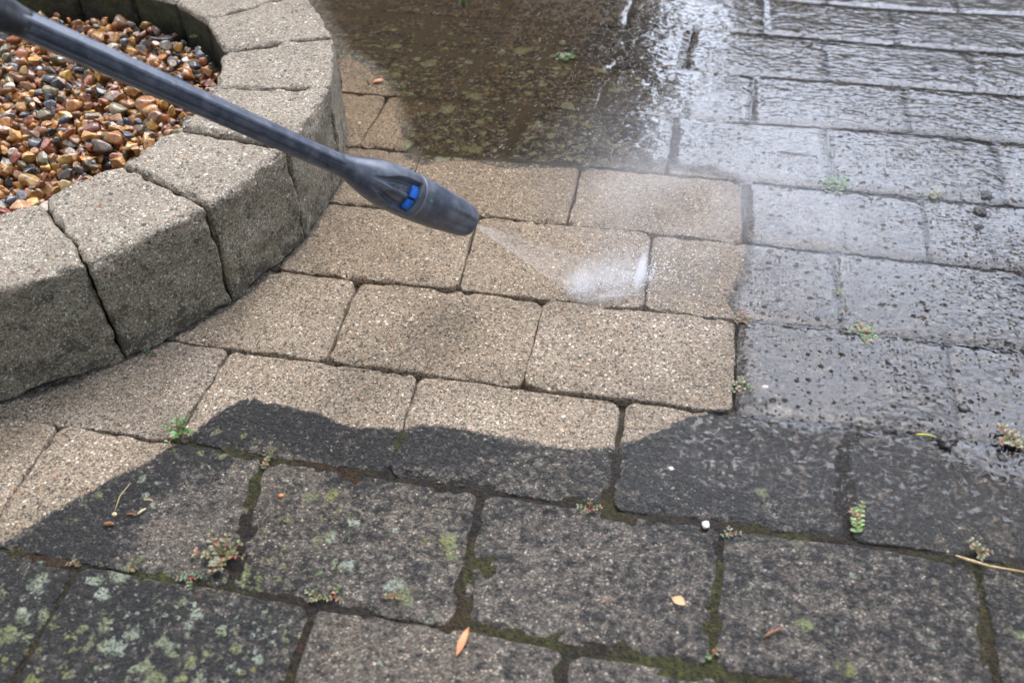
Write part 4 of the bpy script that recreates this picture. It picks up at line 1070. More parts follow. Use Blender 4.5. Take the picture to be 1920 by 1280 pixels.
# ------------------------------------------------------------------ round planter of wedge blocks
RO, RI, PH = .465, .322, .128
JOINTS = [-57.3, -41.2, -24.6, -8.3, 8.6, 27.3, 46.2, 62.0, 79.0, 96.0] + [96 + 206.7 / 12 * k for k in range(1, 12)]
def block_mesh(a0, a1, seed, n_):
    am = math.radians((a0 + a1) / 2); ha = math.radians((a1 - a0) / 2)
    rs = random.Random(seed); gap = .0010 if n_ < 3 or n_ == 20 else .0003
    n = 46
    g = np.linspace(-1, 1, n)
    s = np.sign(g) * (1 - (1 - np.abs(g)) ** 1.5)            # denser towards the edges
    v, f, off = [], [], 0
    hx, hy, hz = 1.0, (RO - RI) / 2, PH / 2 + .001
    faces = [(0, 1, 2, 1), (0, 1, 2, -1), (1, 2, 0, 1), (1, 2, 0, -1), (2, 0, 1, 1), (2, 0, 1, -1)]
    nrmz = []
    for (ua, va, wa, sg) in faces:
        A, B = np.meshgrid(s, s); p = np.zeros((n * n, 3)); p[:, ua] = A.ravel(); p[:, va] = B.ravel(); p[:, wa] = sg
        v.append(p); ff = gridfaces(n, n, off); f += ff if sg > 0 else flip(ff); off += n * n
        nn = np.zeros((n * n, 3)); nn[:, wa] = sg; nrmz.append(nn)
    p = np.concatenate(v)
    wo = RO * math.sin(ha) - gap; wi = RI * math.sin(ha) - gap
    yc = p[:, 1]                                             # -1 inner, +1 outer
    half = wi + (wo - wi) * (yc + 1) / 2
    ro = RO * (1 + math.cos(ha)) / 2; ri = RI * (1 + math.cos(ha)) / 2
    L3 = np.stack([p[:, 0] * half, (ri + ro) / 2 + yc * (ro - ri) / 2, (p[:, 2] + 1) / 2 * (PH + .003) - .003], 1)
    # round the edges by pulling points in towards an inner core
    r = .0062 if n_ < 3 or n_ == 20 else .0048
    core = np.stack([np.clip(L3[:, 0], -(half - r), half - r), np.clip(L3[:, 1], ri + r, ro - r), np.clip(L3[:, 2], r - .003, PH - r)], 1)
    dv = L3 - core; dl = np.linalg.norm(dv, axis=1); ok = dl > 1e-9
    dirn = dv / np.maximum(dl, 1e-9)[:, None]
    ne = (np.abs(dv) > 1e-6).sum(1)
    rr = np.where(ne > 1, r, dl)
    L3 = core + dirn * rr[:, None]
    # chips: worn edges bite deeper
    top_out = np.exp(-(((L3[:, 1] - ro) / .018) ** 2 + ((L3[:, 2] - PH) / .018) ** 2))
    sx, sy, sz = L3[:, 0] + seed * .37, L3[:, 1], L3[:, 2]
    edge = (ne > 1).astype(float)
    dsp = .0016 * fbm(sx * 40, sy * 40, sz * 40, 3, 4) * (1 + 1.4 * edge) - .0022 * edge * sstep(.2, .6, fbm(sx * 55, sy * 55, sz * 55, 4, 2))
    dsp = dsp + .0032 * top_out * fbm(sx * 30, sy * 30, sz * 30, 6, 3)
    dsp = dsp + np.where(np.abs(L3[:, 1] - ro) < .006, .0018 * fbm(sx * 22, sy * 22, sz * 22, 9, 3), 0)
    L3 = L3 + dirn * dsp[:, None]
    L3[:, 2] = np.maximum(L3[:, 2], -.003)
    tilt = rs.uniform(-.004, .004); L3[:, 2] += np.where(L3[:, 2] > .02, tilt * L3[:, 0] / .06 * .3 + rs.uniform(-.001, .001), 0)
    # local y is the radial direction; x tangential (clockwise seen from above -> keep right handed)
    me = mesh('planter_block', L3 - np.array([0, (ri + ro) / 2, 0]), f)
    # wash line: top was washed, outer face still grimy
    inner = sstep(ri + .012, ri + .002, L3[:, 1]) * sstep(PH - .001, PH - .012, L3[:, 2])
    zz = L3[:, 2]
    line = PH - .014 - .010 * fbm(sx * 14, np.zeros_like(sx), 0, 21, 2)
    dirt = sstep(line + .012, line - .010, zz) * sstep(ro - .030, ro - .006, L3[:, 1])
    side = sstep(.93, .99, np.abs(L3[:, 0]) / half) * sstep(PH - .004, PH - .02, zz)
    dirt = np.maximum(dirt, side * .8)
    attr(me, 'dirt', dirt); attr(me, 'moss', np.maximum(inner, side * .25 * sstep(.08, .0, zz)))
    bm = bmesh.new(); bm.from_mesh(me); bmesh.ops.remove_doubles(bm, verts=bm.verts, dist=1e-5); bmesh.ops.recalc_face_normals(bm, faces=bm.faces); bm.to_mesh(me); bm.free()
    me.polygons.foreach_set('use_smooth', [True] * len(me.polygons))
    return me, am, (ri + ro) / 2
for n in range(len(JOINTS)):
    a0 = JOINTS[n]; a1 = JOINTS[n + 1] if n + 1 < len(JOINTS) else JOINTS[0] + 360
    if n > 9 and n < 20: continue                      # the far left of the ring lies outside the photograph
    me, am, rc = block_mesh(a0, a1, 50 + n, n)
    o = link('planter_block', me, M_BLOCK)
    o.location = (PC[0] + rc * math.cos(am), PC[1] + rc * math.sin(am), 0)
    o.rotation_euler = (0, 0, am - math.pi / 2)
    tag(o, BLOCK_LABELS.get(n, 'concrete wedge block of the round planter edge'), 'edging block', 'wedge blocks of the round planter')

# ------------------------------------------------------------------ gravel in the planter
def gravel():
    rs = random.Random(11)
    protos = {}
    for sub in (2, 3):
        lst = []
        for k in range(16):
            bm = bmesh.new(); bmesh.ops.create_icosphere(bm, subdivisions=sub, radius=1.0)
            r2 = random.Random(100 + k)
            cuts = [(Vector((r2.gauss(0, 1), r2.gauss(0, 1), r2.gauss(0, 1))).normalized(), r2.uniform(.36, .74)) for _ in range(r2.randint(8, 13))]
            for v in bm.verts:
                p = v.co.copy()
                for _ in range(2):
                    for nn, dd in cuts:
                        e = p.dot(nn) - dd
                        if e > 0: p -= nn * e * .97
                v.co = p * (1 + .05 * mnoise.noise(p * 2.2 + Vector((k * 5, 0, 0))))
            bm.verts.ensure_lookup_table()
            lst.append((np.array([v.co[:] for v in bm.verts]), [[q.index for q in f.verts] for f in bm.faces])); bm.free()
        protos[sub] = lst
    pal = [((.50, .22, .045), 26), ((.58, .31, .08), 20), ((.38, .12, .028), 16), ((.58, .36, .09), 9), ((.12, .135, .17), 9), ((.03, .033, .042), 7), ((.46, .25, .12), 11), ((.66, .62, .56), 3), ((.20, .18, .10), 7), ((.26, .075, .035), 7), ((.30, .27, .25), 4), ((.10, .07, .045), 5)]
    bag = [c for c, w in pal for _ in range(w)]
    V, Fc, Cc, S = [], [], [], []; off = 0
    pts = []
    for layer in (0, 1, 2):
        sp = .0137 if layer else .0150
        ny = int(.66 / (sp * .866))
        for b in range(ny):
            for a in range(int(.66 / sp)):
                x = -.33 + (a + (.5 if b % 2 else 0)) * sp + rs.uniform(-.005, .005); y = -.33 + b * sp * .866 + rs.uniform(-.005, .005)
                rad = math.hypot(x, y)
                if rad > .306: continue
                if layer == 2 and rs.random() > .42: continue
                pts.append((x + PC[0], y + PC[1], layer))
    for x, y, layer in pts:
        near = x > -.72 and y < .12
        zb = .082 + .006 * mnoise.noise(Vector((x * 9, y * 9, 1))) + .012 * max(0, (x + .45)) - .010 * max(0., (y + .05) / .2)
        z = zb + (-.016, 0, .012)[layer] + rs.uniform(-.004, .004)
        sz = rs.choice((.0056, .0067, .0078, .0088, .0100, .0120)) * rs.uniform(.9, 1.08)
        p, fc = rs.choice(protos[3 if (near and layer) else 2])
        sc = np.array([sz * rs.uniform(1.0, 1.35), sz, sz * rs.uniform(.68, .95)])
        R = Matrix.Rotation(rs.uniform(0, 6.28), 3, 'Z') @ Matrix.Rotation(rs.gauss(0, .5), 3, 'X') @ Matrix.Rotation(rs.gauss(0, .5), 3, 'Y')
        q = (p * sc) @ np.array(R.transposed()) + np.array([x, y, z])
        V.append(q); Fc += [tuple(i + off for i in f) for f in fc]; off += len(q)
        c = np.array(rs.choice(bag)); c = (c * .96 + .04 * c.mean()) * np.array([.98, .90, .78]) * rs.uniform(.38, 1.02)
        Cc.append(np.tile(c, (len(q), 1))); S.append(np.full(len(q), rs.random()))
    # bed of fines under the pebbles
    ring = [(PC[0] + .325 * math.cos(t), PC[1] + .325 * math.sin(t), .058) for t in np.linspace(0, 2 * math.pi, 49)[:-1]]
    V.append(np.array(ring)); Fc.append(tuple(range(off, off + 48))); Cc.append(np.tile((.05, .04, .03), (48, 1))); S.append(np.zeros(48))
    me = mesh('gravel', np.concatenate(V), Fc)
    cattr(me, 'tint', np.concatenate(Cc)); attr(me, 'rnd', np.concatenate(S))
    N = NT('pebbles'); P = N.pos()
    t = N.at('tint').outputs['Color']; rnd = N.at('rnd').outputs['Fac']
    n1 = N.noise(P, 170, 4, .6); n2 = N.noise(P, 420, 3, .6); n3 = N.noise(P, 75, 3)
    c = N.mix(1.0, t, N.ramp(n1, [(.32, (.45, .40, .36)), (.68, (1.45, 1.42, 1.38))]), 'MULTIPLY')
    c = N.mix(N.math('MULTIPLY', N.rng(n3, .55, .72), N.rng(rnd, .45, .5)), c, N.mix(.5, c, (.10, .06, .035)))
    c = N.mix(N.math('MULTIPLY', N.rng(n2, .60, .72), .45), c, (.50, .42, .33))
    N.bsdf(Base_Color=c, Roughness=.5, Specular_IOR_Level=.4, Normal=N.bump(N.math('ADD', n2, n1), .0006), Coat_Weight=.9, Coat_Roughness=.09, Coat_IOR=1.45)
    tag(link('gravel', me, N.m), kind='stuff')
gravel()

# ------------------------------------------------------------------ pressure washer lance
TIP = np.array([0.1250, -0.2817, 0.0940]); FAR = np.array([-0.1114, -0.5433, 0.4120])
AXD = (TIP - FAR) / np.linalg.norm(TIP - FAR)
tocam = CAM - TIP; E1 = tocam - AXD * tocam.dot(AXD); E1 /= np.linalg.norm(E1)
E2 = np.cross(AXD, E1)
if E2.dot(UP) < 0: E2 = -E2
def lance_part(name, mat, parent, stations, nth=96, mod=None, th0=0.0, th1=2 * math.pi, closed=True, caps=True):
    """stations: (s metres back from the tip, radius); mod(s, theta, r) -> radius"""
    S = np.array([a for a, _ in stations]); R = np.array([b for _, b in stations])
    nt = nth; T = np.linspace(th0, th1, nt + (0 if closed else 1), endpoint=not closed)
    v = []
    for s, r in zip(S, R):
        for t in T:
            rr = mod(s, (t + math.pi) % (2 * math.pi) - math.pi, r) if mod else r
            v.append((E1 * math.cos(t) + E2 * math.sin(t)) * rr - AXD * s)
    n = len(T)
    f = gridfaces(n, len(S), 0, closed)
    if caps and closed: f.append(tuple(range(n))[::-1]); f.append(tuple(range((len(S) - 1) * n, len(S) * n)))
    me = mesh(name, v, f)
    bm = bmesh.new(); bm.from_mesh(me); bmesh.ops.recalc_face_normals(bm, faces=bm.faces); bm.to_mesh(me); bm.free()
    o = link(name, me, mat, parent)
    return o
def interp_stations(tab, n):
    s = np.array([a for a, _ in tab]); r = np.array([b for _, b in tab])
    S = np.linspace(s[0], s[-1], n)
    # smooth cubic-ish interpolation
    R = np.interp(S, s, r)
    k = np.array([1, 2, 3, 2, 1.]); k /= k.sum(); Rp = np.pad(R, 2, 'edge'); R = np.convolve(Rp, k, 'valid')
    return list(zip(S, R))
def plastic(name, col, rough, dust):
    N = NT(name); P = N.n('ShaderNodeTexCoord').outputs['Object']
    n1 = N.noise(P, 60, 5, .65); n2 = N.noise(P, 500, 3)
    n3 = N.noise(P, 22, 3)
    c = N.mix(N.math('MULTIPLY', N.rng(n1, .34, .78), dust), col, (.19, .20, .23))
    c = N.mix(N.math('MULTIPLY', N.rng(n3, .58, .85), dust * .6), c, (.16, .145, .125))
    c = N.mix(N.math('MULTIPLY', N.rng(n2, .66, .72), .6), c, (.33, .31, .28))
    N.bsdf(Base_Color=c, Roughness=N.rng(n1, .3, .7, rough - .08, rough + .12), Specular_IOR_Level=.5, Normal=N.bump(n2, .0002), Coat_Weight=.12, Coat_Roughness=.2)
    return N.m
M_PL = plastic('dark_plastic', (.034, .041, .062), .36, .55)
M_PL2 = plastic('black_plastic', (.014, .015, .019), .42, .3)
M_SEAM = plastic('grey_seam', (.10, .10, .105), .5, .6)
M_BLUE = simple('blue_plastic', (.012, .13, .55), .4, .4, 160)
lance = empty('pressure_washer_lance', TIP)
tag(lance, 'dark grey pressure washer lance with ribbed tube and blue marked nozzle, spraying the paving', 'pressure washer')
def rib(s, t, r):
    k = math.cos(3 * (t - .38))
    return r * (1 - .26 * math.exp(-((k + 1) / .16) ** 2) + .08 * math.exp(-((k - 1) / .2) ** 2))
lance_part('tube', M_PL, lance, [(s, .0097 + .0006 * (s - .16) / .3) for s in np.linspace(.150, .500, 40)], 96, rib)
# nozzle cap: flattened flanks towards the mouth
def capmod(s, t, r):
    w = sstep(.050, .020, s)
    fl = 0
    for tc in (-.15, 2.0, -2.2):
        dlt = (t - tc + math.pi) % (2 * math.pi) - math.pi
        fl = max(fl, 1 - abs(dlt) / .52)
    return r - .0026 * float(w) * float(sstep(0.0, .45, fl)) * float(sstep(-.010, .004, s))
cap_tab = [(-.0105, 0.0110), (-.0100, 0.0132), (-.0085, 0.0153), (-.006, 0.0170), (-.002, 0.0181), (.006, 0.0191), (.02, 0.0204), (.04, 0.0222), (.06, 0.0232), (.0785, 0.0238), (.0800, 0.0238)]
lance_part('nozzle_cap', M_PL, lance, interp_stations(cap_tab, 90), 120, capmod)
lance_part('nozzle_mouth', M_PL2, lance, [(-.0100, .0098), (-.0125, .0098), (-.0128, .0088), (-.0118, .0052), (-.0090, .0050)], 48)
lance_part('seam_ring', M_SEAM, lance, [(.0796, .0229), (.0798, .0239), (.0808, .0242), (.0820, .0239), (.0822, .0229)], 96)
WC = -.10
def slvmod(s, t, r):
    d = abs(t - WC)
    hw = .34 + .46 * sstep(.146, .104, s)
    ins = float(sstep(hw + .05, hw - .04, d)) * float(sstep(.0862, .0872, s)) * float(sstep(.158, .136, s))
    tongue = .0042 * float(sstep(.15, .06, d)) + .0018 * float(sstep(hw - .12, hw - .30, d))
    dep = .0078 * float(sstep(.152, .106, s)) - tongue * float(sstep(.098, .103, s))
    return r - max(0.0, dep) * ins
slv_tab = [(.0820, 0.0237), (.095, 0.0236), (.108, 0.0232), (.120, 0.0222), (.132, 0.0202), (.144, 0.0174), (.154, 0.0145), (.164, 0.0120), (.176, 0.0101), (.190, 0.0095)]
lance_part('nozzle_sleeve', M_PL, lance, interp_stations(slv_tab, 150), 200, slvmod)
for (ta, tb) in ((WC + .06, WC + .68), (WC - .68, WC - .09)):
    st = [(.0885, .0162), (.0885, .0195), (.0895, .0199), (.0962, .0195), (.0970, .0190), (.0970, .0162)]
    o = lance_part('blue_mark', M_BLUE, lance, st, 24, None, ta, tb, False, False)
# thicker grip coupling at the upper end, running on out of view
grip_tab = [(.472, .0102), (.484, .0125), (.498, .0158), (.515, .0172), (.60, .0180), (.70, .0172), (.705, .012)]
lance_part('handle', M_PL2, lance, interp_stations(grip_tab, 60), 72, lambda s, t, r: r * (1 + .04 * math.cos(6 * t) * (1 if .47 < s < .70 else 0)))
_b = lance_part('moulded_spot', simple('green_fleck', (.03, .25, .13), .5), lance, [(.0705, .0232), (.0705, .0240), (.074, .0240), (.074, .0232)], 6, None, .12, .22, False, False)
_b.name = 'leaf_fleck'

# ------------------------------------------------------------------ jet, splash and drifting mist
def vol_mat(name, build, color=(.96, .97, 1.0), aniso=.35):
    N = NT(name)
    pv = N.n('ShaderNodeVolumePrincipled')
    pv.inputs['Color'].default_value = color + (1,); pv.inputs['Anisotropy'].default_value = aniso
    N.put(pv.inputs['Density'], build(N))
    N.t.links.new(pv.outputs[0], N.out.inputs['Volume'])
    return N.m
ORG = TIP + AXD * .0118
FA, FB = np.array([.2410, -.2700, .0]), np.array([.3240, -.2290, .0])
fd = (FB - FA) / np.linalg.norm(FB - FA); mid = (FA + FB) / 2
jd = (mid - ORG); jl = np.linalg.norm(jd); jd /= jl
nn = np.cross(fd, jd); nn /= np.linalg.norm(nn)
v = []
SEG = 10
for k in range(SEG + 1):
    t = k / SEG
    wdt = .0011 + t * np.linalg.norm(FB - FA) / 2; th = .0011 + .0070 * t
    c = ORG * (1 - t) + mid * t
    dd = fd
    for a, b in ((-1, -1), (1, -1), (1, 1), (-1, 1)): v.append(c + dd * (a * wdt) + nn * (b * th) - ORG)
f = gridfaces(4, SEG + 1, 0, True) + [(3, 2, 1, 0), tuple(range(4 * SEG, 4 * SEG + 4))]
jm = mesh('water_jet', v, f, False)
bm = bmesh.new(); bm.from_mesh(jm); bmesh.ops.recalc_face_normals(bm, faces=bm.faces); bm.to_mesh(jm); bm.free()
def jet_density(N):
    P = N.n('ShaderNodeTexCoord').outputs['Object']
    q = N.n('ShaderNodeVectorMath', operation='LENGTH'); N.put(q.inputs[0], P)
    d = N.math('DIVIDE', .55, N.math('ADD', q.outputs['Value'], .0035))
    nz = N.noise(P, 140, 3)
    return N.math('MULTIPLY', N.math('MULTIPLY', d, N.rng(nz, .3, .7, .4, 1.6)), 2.3)
o = link('water_jet', jm, vol_mat('jet_water', jet_density)); o.location = ORG
tag(o, 'thin fan of white water blasting from the lance nozzle down to the paving', 'water jet')

def blob(name, loc, sc, dens, noise_scale, pw=1.0):
    bm = bmesh.new(); bmesh.ops.create_icosphere(bm, subdivisions=3, radius=1.0)
    me = bpy.data.meshes.new(name); bm.to_mesh(me); bm.free()
    o = link(name, me); o.location = loc; o.scale = sc
    def build(N):
        P = N.n('ShaderNodeTexCoord').outputs['Object']
        q = N.n('ShaderNodeVectorMath', operation='LENGTH'); N.put(q.inputs[0], P)
        fall = N.math('POWER', N.rng(q.outputs['Value'], 1.0, .05), pw)
        W = N.pos()
        return N.math('MULTIPLY', N.math('MULTIPLY', fall, N.rng(N.noise(W, noise_scale, 4, .65), .36, .66, .05, 1.9)), dens)
    me.materials.append(vol_mat(name + '_air', build))
    return o
sp = [((.2500, -.2620, .008), (.026, .044, .016), 40, 300, .25), ((.3140, -.2340, .012), (.007, .042, .030), 110, 300, -.1), ((.283, -.273, .004), (.052, .014, .008), 45, 300, .45), ((.285, -.250, .014), (.072, .058, .036), 15, 130, .4)]
for loc, sc, dn, ns, rz in sp:
    o = blob('splash', loc, sc, dn, ns, 1.5); o.rotation_euler = (0, 0, rz); tag(o, kind='stuff')
o = blob('mist', (.43, -.09, .045), (.30, .30, .11), 1.75, 10, .7); o.rotation_euler = (0, 0, -.35); tag(o, kind='stuff')
o = blob('mist', (.72, .42, .10), (.34, .42, .16), .22, 6, .8); tag(o, kind='stuff')

# spray flung out from where the jet strikes
mb = MB(); rs = random.Random(77)
ib = bmesh.new(); bmesh.ops.create_icosphere(ib, subdivisions=1, radius=1.0); ib.verts.ensure_lookup_table()
iv = [v.co.copy() for v in ib.verts]; iff = [tuple(q.index for q in f.verts) for f in ib.faces]; ib.free()
for k in range(1700):
    t = rs.random(); b0 = FA * (1 - t) + FB * t
    a = rs.gauss(.55, .75); dist = abs(rs.gauss(0, .055)) + .002
    if k > 1300:
        t = abs(rs.gauss(0, .09)) if k % 3 else 1 - abs(rs.gauss(0, .03)); b0 = FA * (1 - t) + FB * t; a = rs.uniform(0, 6.28); dist = abs(rs.gauss(0, .012))
    hgt = max(.0012, rs.random() * (.004 + dist * .55) * math.exp(-dist * 7))
    c = Vector((b0[0] + math.cos(a) * dist, b0[1] + math.sin(a) * dist, hgt))
    r_ = rs.choice((.0002, .00026, .00034, .00048)) * rs.uniform(.7, 1.3) * (.75 if k > 1300 else 1)
    el = rs.uniform(1, 2.6); d_ = Vector((math.cos(a), math.sin(a), rs.uniform(-.1, .5))).normalized()
    mb.add([c + (q + d_ * (q.dot(d_) * (el - 1))) * r_ for q in iv], iff)
tag(mb.build('droplets', simple('spray_white', (.86, .86, .86), .3, .05, 50, coat=.3)), kind='stuff')

# ------------------------------------------------------------------ weeds
M_STEM = simple('red_stem', (.22, .055, .035), .5, .3, 200)
M_LEAF = simple('weed_leaf', (1, 1, 1), .45, .3, 180, coat=.25, tint=True)
M_STRAW = simple('dry_straw', (.42, .30, .14), .65, .3, 150)
def leaf(mb, p, d, up, ln, wd, col):
    d = d.normalized(); side = d.cross(up).normalized(); n = side.cross(d).normalized()
    prof = [(0, 0.08), (.18, .62), (.42, 1.0), (.68, .92), (.88, .55), (1.0, .12)]
    v = []
    for t, w in prof:
        c = p + d * (ln * t) + n * (ln * .10 * math.sin(t * 3.0))
        for s_ in (-1, 0, 1): v.append(c + side * (wd * w * .5 * s_) + n * (abs(s_) * wd * .16 * w))
    m = len(v)
    v2 = [q - n * .0003 for q in v]
    f = gridfaces(3, 6); f2 = flip(gridfaces(3, 6, m))
    mb.add(v + v2, f + f2, col)
def weed(spot, size, kind, hue, label, seed, nst=6, lean=0.0, z0=-.002):
    rs = random.Random(seed)
    x, y = SPOT[spot] if isinstance(spot, str) else spot[:2]
    if not isinstance(spot, str) and len(spot) > 2: z0 = spot[2]
    root = empty('weed', (x, y, z0)); st, lf = MB(), MB()
    def col():
        a = rs.random()
        g = {'green': (.06, .135, .026), 'olive': (.07, .105, .026), 'red': (.105, .10, .035), 'pale': (.12, .20, .05), 'blue': (.055, .135, .055)}[hue]
        if kind != 'grass' and a < .14: g = (.20, .075, .035)
        k = rs.uniform(.75, 1.3); return tuple(c * k for c in g)
    for i in range(nst):
        a = 2 * math.pi * (i + rs.uniform(-.3, .3)) / nst
        if kind == 'chain': a = lean + rs.uniform(-.35, .35)
        ln = size * rs.uniform(.55, 1.0) * (.5 if kind != 'chain' else 1.0)
        up = {'mat': .22, 'tuft': .9, 'chain': .35, 'grass': 2.2}[kind] * rs.uniform(.6, 1.3)
        d = Vector((math.cos(a), math.sin(a), 0))
        pts = []
        n = 6
        bend = rs.uniform(-.5, .5)
        for k in range(n + 1):
            t = k / n
            aa = a + bend * t; dd = Vector((math.cos(aa), math.sin(aa), 0))
            pts.append(dd * (ln * t * (1 if kind != 'grass' else .55)) + Vector((0, 0, .0015 + up * ln * (t - .45 * t * t))))
        if kind == 'grass':
            v = []
            for k, p in enumerate(pts):
                w = .0011 * (1 - (k / n) ** 2) + .0001; s_ = d.cross(Vector((0, 0, 1)))
                v += [p - s_ * w, p + Vector((0, 0, .0004)), p + s_ * w]
            v2 = [q - Vector((0, 0, .0003)) for q in v]
            lf.add(v + v2, gridfaces(3, n + 1) + flip(gridfaces(3, n + 1, len(v))), col()); continue
        v, f = tube(pts, [.0007 - .0003 * k / n for k in range(n + 1)], 6); st.add(v, f)
        step = max(.0028, size * .085)
        m = max(2, int(ln / step))
        for k in range(1, m + 1):
            t = k / m; p = pts[min(n, int(t * n))]; q = pts[max(0, int(t * n) - 1)]
            dr = (p - q).normalized() if (p - q).length > 0 else d
            L_ = rs.uniform(.0038, .0062) * (1.15 - .4 * t) * max(.65, min(1.15, size / .035))
            for sgn in (-1, 1):
                sd_ = dr.cross(Vector((0, 0, 1))).normalized() * sgn
                ld = sd_ + dr * rs.uniform(.1, .8) + Vector((0, 0, rs.uniform(-.05, .45)))
                leaf(lf, p + Vector((0, 0, .0004)), ld, Vector((0, 0, 1)), L_, L_ * rs.uniform(.55, .72), col())
    if lf.v: lf.build('foliage', M_LEAF, root, True, True)
    if st.v: st.build('stem', M_STEM, root)
    tag(root, label, 'weed', 'weeds growing in the paving joints' if isinstance(spot, str) else None)
for i, w in enumerate(WEEDS): weed(*w[:5], 300 + i, *w[5:])

# ------------------------------------------------------------------ litter: leaves, twigs, chips and clumps of dirt
def lump(name, spot, r, col, label, cat, group, seed, flat=.6, rough=.8, mat=None, jag=.35):
    bm = bmesh.new(); bmesh.ops.create_icosphere(bm, subdivisions=4 if r > .006 else 3, radius=1.0)
    rs = random.Random(seed); o3 = Vector((rs.uniform(0, 50), rs.uniform(0, 50), 0))
    ex = rs.uniform(.7, 1.3)
    for v in bm.verts:
        p = v.co.copy(); k = 1 + jag * mnoise.fractal(p * 1.6 + o3, .8, 2.1, 4)
        v.co = Vector((p.x * k * ex, p.y * k, p.z * k * flat)) * r
    me = bpy.data.meshes.new(name); bm.to_mesh(me); bm.free()
    me.polygons.foreach_set('use_smooth', [True] * len(me.polygons))
    o = link(name, me, mat); x, y = SPOT[spot] if isinstance(spot, str) else spot[:2]
    o.location = (x, y, (spot[2] if not isinstance(spot, str) and len(spot) > 2 else 0) + r * flat * .55); o.rotation_euler = (0, 0, rs.uniform(0, 6))
    return tag(o, label, cat, group)
M_CLUMP = simple('wet_dirt', (.022, .017, .012), .7, .6, 350, coat=.35, bumpd=.003, coat_rough=.25)
for n, (s, r, lb) in enumerate(CLUMPS): lump('dirt_clump', s, r * .72, None, lb, 'dirt clump', 'clumps of dirt on the paving', 700 + n, .5, mat=M_CLUMP, jag=.48)
M_WHITE = simple('pale_stone', (.55, .54, .46), .5, .15, 400)
for n, (s, r, lb) in enumerate(CHIPS): lump('stone_chip', s, r, None, lb, 'stone chip', 'pale chips on the paving', 760 + n, .5, mat=M_WHITE, jag=.3)
def twig(name, pts, r, mat, label, cat, group=None):
    p = [Vector((a, b, c)) for a, b, c in pts]; c0 = p[0].copy(); c0.z = 0
    fine = []
    for k in range(len(p) - 1):
        for t in (0, .33, .66): fine.append(p[k].lerp(p[k + 1], t) - c0)
    fine.append(p[-1] - c0)
    rr = [r * (1 - .45 * abs(2 * k / (len(fine) - 1) - .8)) for k in range(len(fine))]
    v, f = tube(fine, rr, 7); o = link(name, mesh(name, v, f), mat); o.location = c0
    return tag(o, label, cat, group)
M_ORANGE = simple('orange_leaf', (.50, .19, .07), .55, .3, 220, coat=.2)
M_TWIG = simple('brown_twig', (.24, .11, .045), .65, .35, 220)
M_TAN = simple('tan_twig', (.46, .33, .17), .65, .3, 220)
def px_dir(spot, ang, ln):
    """two ends of a short piece lying on the paving, ang measured in the ground plane"""
    x, y = SPOT[spot]; a = math.radians(ang); return (x - math.cos(a) * ln / 2, y - math.sin(a) * ln / 2), (x + math.cos(a) * ln / 2, y + math.sin(a) * ln / 2)
def bit(name, spot, ang, ln, r, mat, label, cat, group=None, z=.0022):
    (x0, y0), (x1, y1) = px_dir(spot, ang, ln)
    return twig(name, [(x0, y0, z), ((x0 + x1) / 2 + ln * .03, (y0 + y1) / 2 + ln * .03, z + .0008), (x1, y1, z)], r, mat, label, cat, group)
def flat_leaf(spot, ang, ln, wd, mat, label, z=.002):
    mb = MB(); a = math.radians(ang); d = Vector((math.cos(a), math.sin(a), .06)); x, y = SPOT[spot]
    prof = [(0, .1), (.15, .55), (.4, 1), (.65, .9), (.85, .5), (1, .08)]; side = Vector((-d.y, d.x, 0)); v = []
    for t, w in prof:
        c = d * (ln * (t - .5)) + Vector((0, 0, .0015 + .0015 * math.sin(t * 3.1)))
        for s_ in (-1, 0, 1): v.append(c + side * (wd * w * .5 * s_) + Vector((0, 0, abs(s_) * .0009)))
    v2 = [q - Vector((0, 0, .0005)) for q in v]
    mb.add(v + v2, gridfaces(3, 6) + flip(gridfaces(3, 6, 18)))
    o = mb.build('fallen_leaf', mat); o.location = (x, y, z)
    return tag(o, label, 'leaf')
flat_leaf('leaf1', 82, .026, .0062, M_ORANGE, 'narrow orange leaf sliver lying on the pale stone at the bottom edge')
flat_leaf('chip1', -25, .0125, .0085, simple('buff_leaf', (.52, .30, .14), .6, .3, 250), 'ragged buff leaf scrap on the grey stone, lower centre')
flat_leaf('oleaf', 25, .017, .009, M_ORANGE, 'orange leaf scrap beside the grass blades at the puddle edge')
bit('twig', 'stick1', 38, .0185, .0013, M_TWIG, 'straight brown stick on the grey stone at lower right', 'twig', 'twigs lying on the paving')
bit('twig', 'twig1', 22, .012, .0007, M_TWIG, 'short thin brown twig in the middle of the grey stone, lower centre', 'twig', 'twigs lying on the paving')
(ax_, ay_), (bx_, by_), (cx_, cy_) = SPOT['stalkA'], SPOT['stalkB'], SPOT['stalkC']
twig('dry_stalk', [(ax_, ay_, .003), (ax_ + .3 * (bx_ - ax_), ay_ + .3 * (by_ - ay_) - .002, .006), (bx_, by_, .007), (cx_, cy_, .006)], .0013, M_TAN, 'long bent dry stalk running out of frame at lower right', 'stalk')
bit('twig', 'tw1', 5, .0085, .0011, M_TAN, 'pale tan twig piece on the blackest stone, near the thin straw', 'twig', 'twigs lying on the paving')
bit('twig', 'tw2', 58, .0085, .0012, simple('cream_twig', (.60, .50, .30), .6, .2, 200), 'cream twig piece slanting upward on the blackest stone', 'twig', 'twigs lying on the paving')
bit('twig', 'tw3', 2, .009, .0011, M_TWIG, 'brown twig piece touching the cream one on the blackest stone', 'twig', 'twigs lying on the paving')
bit('bark_flake', 'tw4', 12, .0085, .0024, M_TWIG, 'dark red brown bark flake below the straw on the blackest stone', 'bark')
(sx_, sy_), (tx_, ty_) = SPOT['strawA'], SPOT['strawB']
